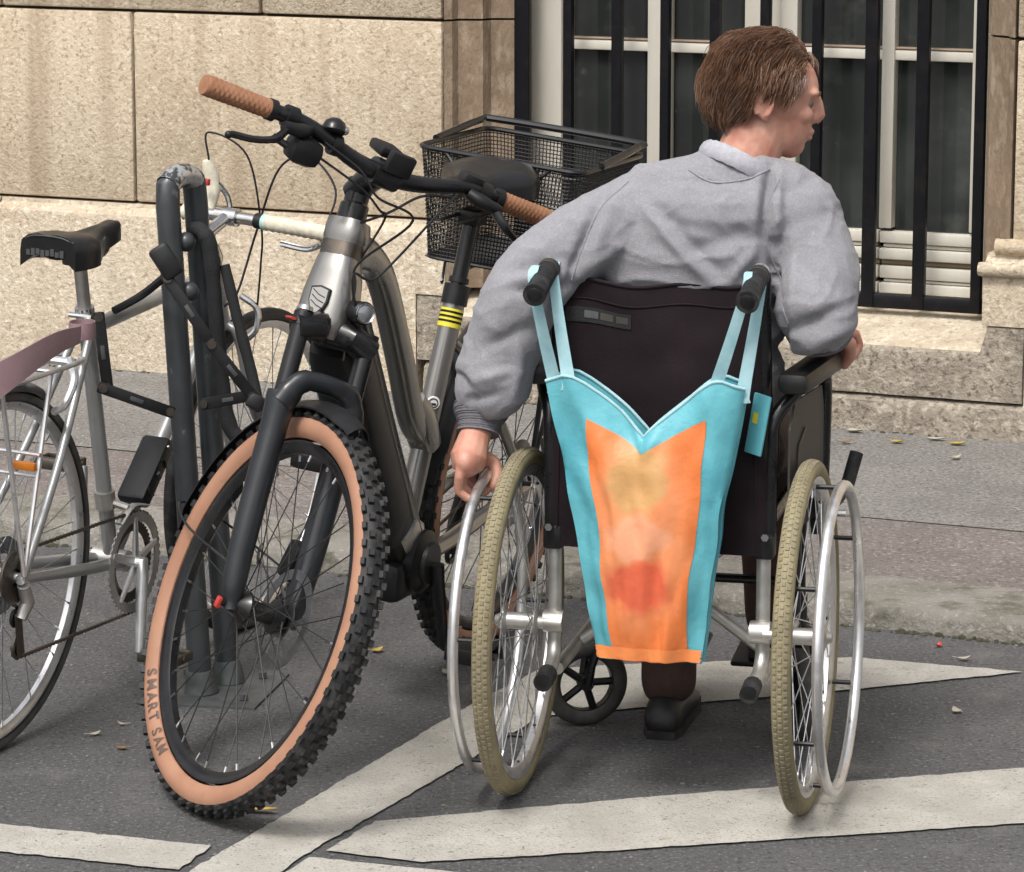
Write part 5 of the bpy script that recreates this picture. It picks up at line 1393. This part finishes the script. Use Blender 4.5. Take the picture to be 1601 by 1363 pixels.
for which, cnt, mm in ((0, 6500, 'hair'), (1, 2800, 'hair_light')):
    lk = MB(); random.seed(11 + which)
    for q in range(cnt):
        th = math.acos(1 - 1.6 * random.random()); ph = rnd(0, 2 * pi)
        d, p = scalp(th, ph)
        if not hair_in(p): continue
        w1 = noise.noise(p * 22 + V((3, 0, 0))); w2 = noise.noise(p * 22 + V((0, 9, 4)))
        bl_ = max(0, min(1, (p.z - .055) / .06)); down = V((-.30, 0, -1)).lerp(V((-.9, p.y * 9, -.25)), bl_)
        down += V((w1 * .9 + rnd(-.12, .12), w2 * .9 + rnd(-.12, .12), 0))
        tg = (down - d * down.dot(d)).normalized()
        fly = random.random() < .02; L_ = rnd(.018, .044) * (1.3 if fly else 1) * (.55 if (p.x > -.045 and p.z < .05) else 1); pts = []; lift = rnd(.6, 1.3) * (1 + .9 * noise.noise(p * 26)) * (1.5 if fly else 1)
        for s in range(5):
            t = s / 4; pts.append(HM @ (p + d * (.003 + .0095 * sin(t * 2.3) * lift - .006 * t * t) + tg * (L_ * t) + V((0, 0, -.010 * t * t))))
        lk.tube(pts, [.0004, .0007, .0007, .0006, .0002], 3, cap=False)
    tag(lk.build('hair_locks', mm, hro), kind='stuff')
# sweatshirt: loose shell with folds
sw = MB()
sw.ball((.0, .165, .60), (.180, .120, .11)); sw.ball((.006, .162, .72), (.182, .112, .15)); sw.ball((.012, .148, .85), (.188, .112, .14)); sw.ball((.028, .120, .955), (.204, .120, .135)); sw.ball((.062, .112, 1.02), (.186, .105, .085))
cap(sw, SHL + V((.01, 0, -.012)), SHR + V((-.01, 0, -.012)), .070, .070)
cap(sw, SHL.lerp(NB, .25) + V((0, 0, .018)), NB + V((-.01, -.005, -.006)), .052, .064); cap(sw, SHR.lerp(NB, .25) + V((0, 0, .018)), NB + V((.01, 0, -.006)), .052, .064)
def sleeve(pts, rs):
    P = spline(pts, 6); R = [V((r, 0, 0)) for r in rs]; R = [v.x for v in spline(R, 6)]
    sw.tube(P, R, 20); sw.ball(P[0], R[0]); sw.ball(P[-1], R[-1])
sleeve([SHL + V((.02, 0, -.01)), SHL.lerp(ELL, .5) + V((-.016, -.004, -.004)), ELL + V((.004, .0, -.004)), ELL.lerp(WRL, .45) + V((-.002, .006, 0)), ELL.lerp(WRL, .72) + V((.002, .0, .004)), WRL + V((.004, 0, .056))], [.074, .068, .068, .066, .066, .048])
sleeve([SHR + V((-.02, .01, -.01)), SHR.lerp(ELR, .5) + V((.012, .03, .0)), ELR + V((.006, .030, .016)), ELR.lerp(WRR, .30) + V((.012, .01, .012)), ELR.lerp(WRR, .50) + V((.012, .0, .010))], [.074, .070, .070, .064, .052])
def sd_seg(p, a, b):
    ab = b - a; t = max(0, min(1, (p - a).dot(ab) / ab.length_squared)); return (p - (a + ab * t)).length, t
BK = [  # (a, b, width, height) creases on back and sleeves
    (V((-.045, 0, 1.040)), V((.085, 0, .905)), .011, .013), (V((-.015, 0, 1.035)), V((.10, 0, .92)), .013, -.011), (V((.03, 0, .960)), V((.155, 0, 1.005)), .014, -.007),
    (V((.168, 0, 1.105)), V((.166, 0, .985)), .008, -.020), (V((.182, 0, 1.10)), V((.186, 0, .99)), .009, .010), (V((.152, 0, 1.09)), V((.145, 0, .95)), .010, .008), (V((.172, 0, .98)), V((.205, 0, .80)), .008, -.018),
    (V((-.112, 0, 1.06)), V((-.160, 0, .91)), .009, -.014), (V((-.09, 0, 1.05)), V((-.135, 0, .915)), .012, .006), (V((-.15, 0, .92)), V((-.06, 0, .985)), .012, .007), (V((.10, 0, .905)), V((.155, 0, .975)), .010, .007),
    (V((-.27, 0, .93)), V((-.17, 0, .95)), .012, -.010), (V((-.26, 0, .90)), V((-.15, 0, .90)), .010, -.010), (V((-.30, 0, .80)), V((-.21, 0, .84)), .012, -.009), (V((-.32, 0, .74)), V((-.25, 0, .76)), .010, .008), (V((-.24, 0, .80)), V((-.255, 0, .70)), .010, .010), (V((-.34, 0, .70)), V((-.27, 0, .72)), .010, -.008),
    (V((.20, 0, .83)), V((.31, 0, .88)), .012, -.012), (V((.22, 0, .80)), V((.32, 0, .845)), .010, .010), (V((.23, 0, .95)), V((.30, 0, .90)), .014, -.008), (V((.215, 0, 1.0)), V((.225, 0, .82)), .012, .008), (V((.24, 0, .77)), V((.30, 0, .82)), .009, -.010)]
def cloth(co, n):
    p = co; o = 0.0
    if n.y < .35:
        q = V((p.x, 0, p.z))
        for a, b, w, h in BK:
            d_, t = sd_seg(q, a, b)
            if d_ < w * 3: o += h * math.exp(-(d_ / w) ** 2) * (sin(pi * (t * .9 + .05)) ** .6) * min(1, (.35 - n.y) / .5)
    o += .004 * noise.noise(p * 7)
    rd = 1 - abs(noise.noise(V((p.x * 9 + p.z * 7, p.y * 9, p.z * 15 - p.x * 6)))) * 2.4
    o += .0034 * max(0, rd) ** 3
    rd = 1 - abs(noise.noise(V((p.x * 16 - p.z * 10 + 4, p.y * 15, p.z * 22 + p.x * 8)))) * 2.6
    o += .0018 * max(0, rd) ** 3
    return co + n * o
swo = remesh(sw, 'sweatshirt', 'jersey', .0050, 5, cloth, person)
from mathutils.bvhtree import BVHTree
bv = BVHTree.FromPolygons([v.co for v in swo.data.vertices], [tuple(q.vertices) for q in swo.data.polygons])
def on_back(path, nm, r=.0017):
    pts = []
    for q in spline([V((x_, 0, z_)) for x_, z_ in path], 8):
        hit = bv.ray_cast(V((q.x, -1, q.z)), V((0, 1, 0)))
        if hit[0] is not None: pts.append(hit[0] + hit[1] * .0004)
    if len(pts) > 3: MB().tube(pts, r, 6).build(nm, 'jersey', swo)
on_back([(.185, 1.085), (.166, 1.03), (.172, .96), (.196, .90), (.214, .85)], 'seam'); on_back([(-.075, 1.075), (-.118, 1.03), (-.142, .97), (-.160, .91)], 'seam')
on_back([(.03, 1.098), (.075, 1.080), (.13, 1.085), (.165, 1.10)], 'collar_seam')
# dark bunched cuffs, collar paler than the jersey, light from above painted in
def cuff(c, d, r, n=3, ln=.052):
    c, d = V(c), V(d).normalized(); P = []; R = []
    for i in range(31):
        t = i / 30; P.append(c + d * (ln * (t - .5))); R.append(r * (1.12 - .22 * t) + .0032 * sin(t * n * 2 * pi) + .001 * sin(i * 2.6))
    MB().tube(P, R, 28).build('cuff', 'jersey_rib', swo)
cuff(WRL + V((-.001, .0, .004)), pal - WRL + V((0, 0, -.05)), .042, 1); cuff(ELR.lerp(WRR, .70) + V((.008, .0, .006)), WRR - ELR, .052, 4, .13)
co_ = []
nd = (NK - NB).normalized()
xx, yy = frame_of(nd)
for k in range(40):
    a = 2 * pi * k / 40; co_.append(NB + nd * .028 + xx * (.066 * cos(a)) + yy * (.064 * sin(a)))
MB().tube(co_, [.0078 + .0007 * (k % 2) for k in range(40)], 10, closed=True, flat=2.0, up=nd).build('collar', 'collar', swo)
# trousers and shoes
tr = MB()
tr.ball((.0, .15, .575), (.175, .14, .085))
for a, b, c in ((HPL, KNL, ANL), (HPR, KNR, ANR)): cap(tr, a, b, .088, .070); cap(tr, b, c - (b - c).normalized() * .02, .066, .050)
remesh(tr, 'trousers', 'trouser', .009, 4, lambda c, n: c + n * (.006 * noise.noise(V((c.x * 20, c.y * 20, c.z * 11)))), person)
for an, hz, dx in ((ANL, .0, -.01), (ANR, .112, .012)):
    s_ = MB(); R_ = []
    for t, w, h, z0 in ((-.006, .014, .036, .020), (0, .028, .056, .010), (.012, .034, .070, .003), (.04, .035, .080, .0), (.10, .037, .082, .0), (.16, .041, .064, .0), (.22, .043, .046, .0), (.265, .036, .034, .006), (.282, .018, .022, .012)):
        c = V((an.x + dx * t / .28, an.y - .075 + t, hz)); ring = []
        for k in range(16):
            a = 2 * pi * k / 16; ring.append(c + V((w * cos(a), 0, z0 + (h - z0) * (.5 + .5 * sin(a)) if sin(a) > -.6 else z0)))
        R_.append(ring)
    sh = s_.loft(R_).build('shoe', 'shoe', person)
    MB().prism([(an.x + dx * t / .28 + sx * w, an.y - .079 + t) for sx, seq in ((1, ((0, .026), (.04, .038), (.10, .039), (.16, .043), (.22, .046), (.27, .038), (.288, .014))), (-1, ((.288, .014), (.27, .038), (.22, .046), (.16, .043), (.10, .039), (.04, .038), (0, .026)))) for t, w in seq], hz - .001 if hz else .0, hz + .016).build('sole', 'rubber', sh)

# ---------------------------------------------------------------- shopping bag hung from the push grips
bag = empty('shopping_bag', WC)
tag(bag, 'turquoise and orange shopping bag hanging by pale blue straps behind the wheelchair', 'bag')
GL, GR = V((CX - .180, -.06, .915)), V((CX + .180, -.06, .915))
def bag_pt(u_, v_, fr_):
    """u -1..1 across, v 0 bottom..1 top, fr 0 back..1 front"""
    hwt = .094 + .078 * v_ ** 1.25
    cx = -.008 - .010 * v_
    sag = .105 * max(0, 1 - abs(u_) * 1.25) ** 1.3 * v_ ** 3
    z = .268 + (.765 - .268) * v_ - sag - .03 * (abs(u_) > .7) * (abs(u_) - .7) * v_ * 2
    dep = .040 + .050 * sin(pi * min(1, v_ * .75 + .12)) * (1 - u_ * u_ * .75)
    y = -.035 - fr_ * dep
    fold = .013 * noise.noise(V((u_ * 2.3, v_ * 3.5, 4))) + .0025 * (1 - abs(noise.noise(V((u_ * 2.5 + v_ * 2, v_ * 4 - u_ * 2, 2)))) * 3) + .006 * noise.noise(V((u_ * 6 + v_ * 3, v_ * 5, 9))) + .005 * sin(u_ * 9 + v_ * 4) * v_
    return V((cx + u_ * hwt + fold * .4, y + (fold if fr_ > .5 else 0), z))
NU, NV = 44, 48
def sheet(u0, u1, v0, v1, fr_, off, nu, nv):
    vs = [bag_pt(u0 + (u1 - u0) * i / nu, v0 + (v1 - v0) * j / nv, fr_) + V((0, -off, 0)) for i in range(nu + 1) for j in range(nv + 1)]
    return vs, [(i * (nv + 1) + j, (i + 1) * (nv + 1) + j, (i + 1) * (nv + 1) + j + 1, i * (nv + 1) + j + 1) for i in range(nu) for j in range(nv)]
b_ = MB()
a1, f1 = sheet(-1, 1, 0, 1, 1, 0, NU, NV); a2, f2_ = sheet(-1, 1, 0, 1, 0, 0, NU, NV)
n1 = len(a1); b_.add(a1 + a2, f1 + [tuple(reversed([i + n1 for i in f])) for f in f2_]
    + [(j, j + 1, n1 + j + 1, n1 + j) for j in range(NV)] + [(NU * (NV + 1) + j + 1, NU * (NV + 1) + j, n1 + NU * (NV + 1) + j, n1 + NU * (NV + 1) + j + 1) for j in range(NV)]
    + [(i * (NV + 1), n1 + i * (NV + 1), n1 + (i + 1) * (NV + 1), (i + 1) * (NV + 1)) for i in range(NU)])
bo2 = b_.build('body', 'bag_teal', bag, sharp=60)
def printed(nm, u0, u1, v0, v1, off, m, rnd_=0.0):
    vs = []; nu, nv = 26, 30
    for i in range(nu + 1):
        for j in range(nv + 1):
            s, t = -1 + 2 * i / nu, -1 + 2 * j / nv
            k = (1 - rnd_) + rnd_ * sqrt(max(0.02, 1 - abs(t) ** 2.6)); k += .05 * noise.noise(V((t * 2.5, 3 if s > 0 else 8, u0 * 9))) 
            uu = (u0 + u1) / 2 + (u1 - u0) / 2 * s * k; vv = (v0 + v1) / 2 + (v1 - v0) / 2 * t
            vs.append(bag_pt(uu, vv, 1) + V((0, -off, 0)))
    MB().add(vs, [(i * (nv + 1) + j, (i + 1) * (nv + 1) + j, (i + 1) * (nv + 1) + j + 1, i * (nv + 1) + j + 1) for i in range(nu) for j in range(nv)]).build(nm, m, bo2, sharp=180)
printed('orange_panel', -.66, .70, .0, .87, .0016, 'bag_print', .06)
printed('orange_base', -.985, .985, .004, .05, .0036, 'bag_orange')
for fr_ in (0, 1): MB().tube([bag_pt(-1 + 2 * i / 40, 1, fr_) for i in range(41)], .0030, 8).build('hem', 'strap_teal', bo2)
for u_ in (-1, 1): MB().tube([bag_pt(u_, i / 30, .5) for i in range(31)], .0026, 6).build('side_seam', 'bag_teal', bo2)
# straps: two bands from each grip
for g, pairs in ((GL, ((-.93, -.040, -.030), (-.76, .030, .022))), (GR, ((.74, -.030, -.025), (.99, .016, .030)))):
    for u_, xo_, yo in pairs:
        e = bag_pt(u_, .97, .75); top_ = g + V((xo_ * .35, yo, .002))
        mid = top_.lerp(e, .5) + V((0, -.012, 0))
        ribbon([top_ + V((0, .012, .026)), top_ + V((0, -.004, .024)), top_ + V((0, -.016, .004)), mid, e + V((0, -.003, .004)), e + V((0, -.004, -.012))], lambda t: .011 + .015 * t, lambda t: V((1, .25, 0)), .0018, 'strap', 'strap_teal', bag, 6)
# printed packet peeping out at the right of the bag
pk = MB(M4.Translation((.166, -.016, .675)) @ M4.Rotation(.16, 4, 'Y') @ M4.Rotation(-.5, 4, 'Z'))
pk.box((0, 0, 0), (.036, .005, .105), bev=.002); pko = pk.build('side_flap', 'bag_teal', bag)
pk2 = MB(M4.Translation((.166, -.016, .675)) @ M4.Rotation(.16, 4, 'Y') @ M4.Rotation(-.5, 4, 'Z')); pk2.box((-.006, -.0031, .010), (.010, .001, .018)); pk2.build('yellow_print', 'yellow', pko)

# ---------------------------------------------------------------- fallen leaves and litter on the ground
def leaf(nm, x, y, z, L_, w, rot, curl, m, label, cat='leaf', group=None):
    mb = MB(); R_ = []
    for i in range(11):
        t = i / 10; hw = w * sin(pi * t ** .8) ** .8 + .0004; zc = curl * (t - .4) ** 2 * 4 + .003
        R_.append([V((L_ * (t - .5), s * hw, zc + abs(s) * hw * .35 - tt_)) for tt_ in (0, .0006) for s in ((-1, -.5, 0, .5, 1) if tt_ == 0 else (1, .5, 0, -.5, -1))])
    mb.loft(R_); mb.tube([(-L_ * .5, 0, curl * .64 + .003), (-L_ * .5 - .012, 0, curl + .004)], .0008, 5)
    o = mb.build(nm, m); o.matrix_basis = M4.Translation((x, y, z)) @ M4.Rotation(rot, 4, 'Z')
    return tag(o, label, cat, group)
leaf('leaf', -.432, 5.835, .004, .062, .0085, -.25, .004, 'leaf_yellow', 'narrow yellow leaf on the asphalt beside the knobbly front tyre', group='fallen leaves')
leaf('leaf', -.274, 6.956, 0, .026, .010, .6, .006, 'leaf_yellow', 'small pale curled leaf on the asphalt right of the front disc', group='fallen leaves')
leaf('leaf', .912, 6.885, .002, .026, .007, .1, .005, 'litter', 'white petal on the asphalt near the tapering stripe', group='fallen leaves')
leaf('leaf', .875, 7.00, .0, .014, .006, .9, .006, 'red_print', 'tiny red berry husk on the asphalt below the kerb', group='fallen leaves')
leaf('leaf', .847, 6.489, 0, .022, .009, 2.0, .006, 'litter', 'crumpled white scrap on the asphalt right of the wheelchair', 'litter')
def on_walk(u_, n_): p = WALK @ V((u_, n_, .05)); return p.x, p.y, p.z
for (u_, n_, L_, w_, r_, m_, lab) in ((2.17, -.075, .05, .016, .4, 'leaf_yellow', 'orange leaf at the wall base just right of the armrest'), (2.27, -.06, .05, .014, -.3, 'litter', 'whitish dry leaf at the wall base beside the orange leaf'),
        (2.50, -.08, .05, .010, .1, 'litter', 'long pale leaf by the wall base below the sill'), (2.42, -.16, .036, .011, .0, 'leaf_yellow', 'flat straw coloured leaf on the pavement a little out from the wall'),
        (2.57, -.12, .045, .012, .3, 'leaf_yellow', 'yellow leaf on the pavement nearest the right pier'), (2.62, -.30, .03, .008, 1.0, 'litter', 'lone pale leaf on the pavement halfway to the paved band'), (2.30, -.22, .03, .009, .8, 'leaf_brown', 'brown leaf on the pavement left of the straw coloured leaf')):
    leaf('leaf', *on_walk(u_, n_), L_, w_, r_ - .42, .006, m_, lab, group='fallen leaves')
for (x, y, L_, lab) in ((-.776, 6.33, .022, 'pale scrap on the asphalt under the silver rear wheel'), (-.735, 6.40, .016, 'small straw bit on the asphalt left of the knobbly tyre'), (-.718, 6.235, .022, 'dark crumpled scrap on the asphalt between the two near tyres'), (-.13, 6.78, .03, 'flat beige leaf on the asphalt below the e-bike pedal')):
    leaf('scrap', x, y, 0, L_, L_ * .3, rnd(0, 3), .004, 'leaf_brown' if 'dark' in lab else 'litter', lab, 'litter', 'scraps on the road')
mb = MB(); random.seed(5)                     # grit scattered on the road: nobody could count it
for i in range(900):
    x, y = rnd(-1.4, 1.6), rnd(4.9, 7.4); r = rnd(.0012, .0034)
    if (WALK.inverted() @ V((x, y, 0))).y > -1.9: continue
    mb.ball((x, y, .001), (r * rnd(.8, 1.7), r, r * .7), 5, 4)
tag(mb.build('grit', 'walk_asphalt'), 'fine pale grit scattered over the asphalt', 'grit', kind='stuff')
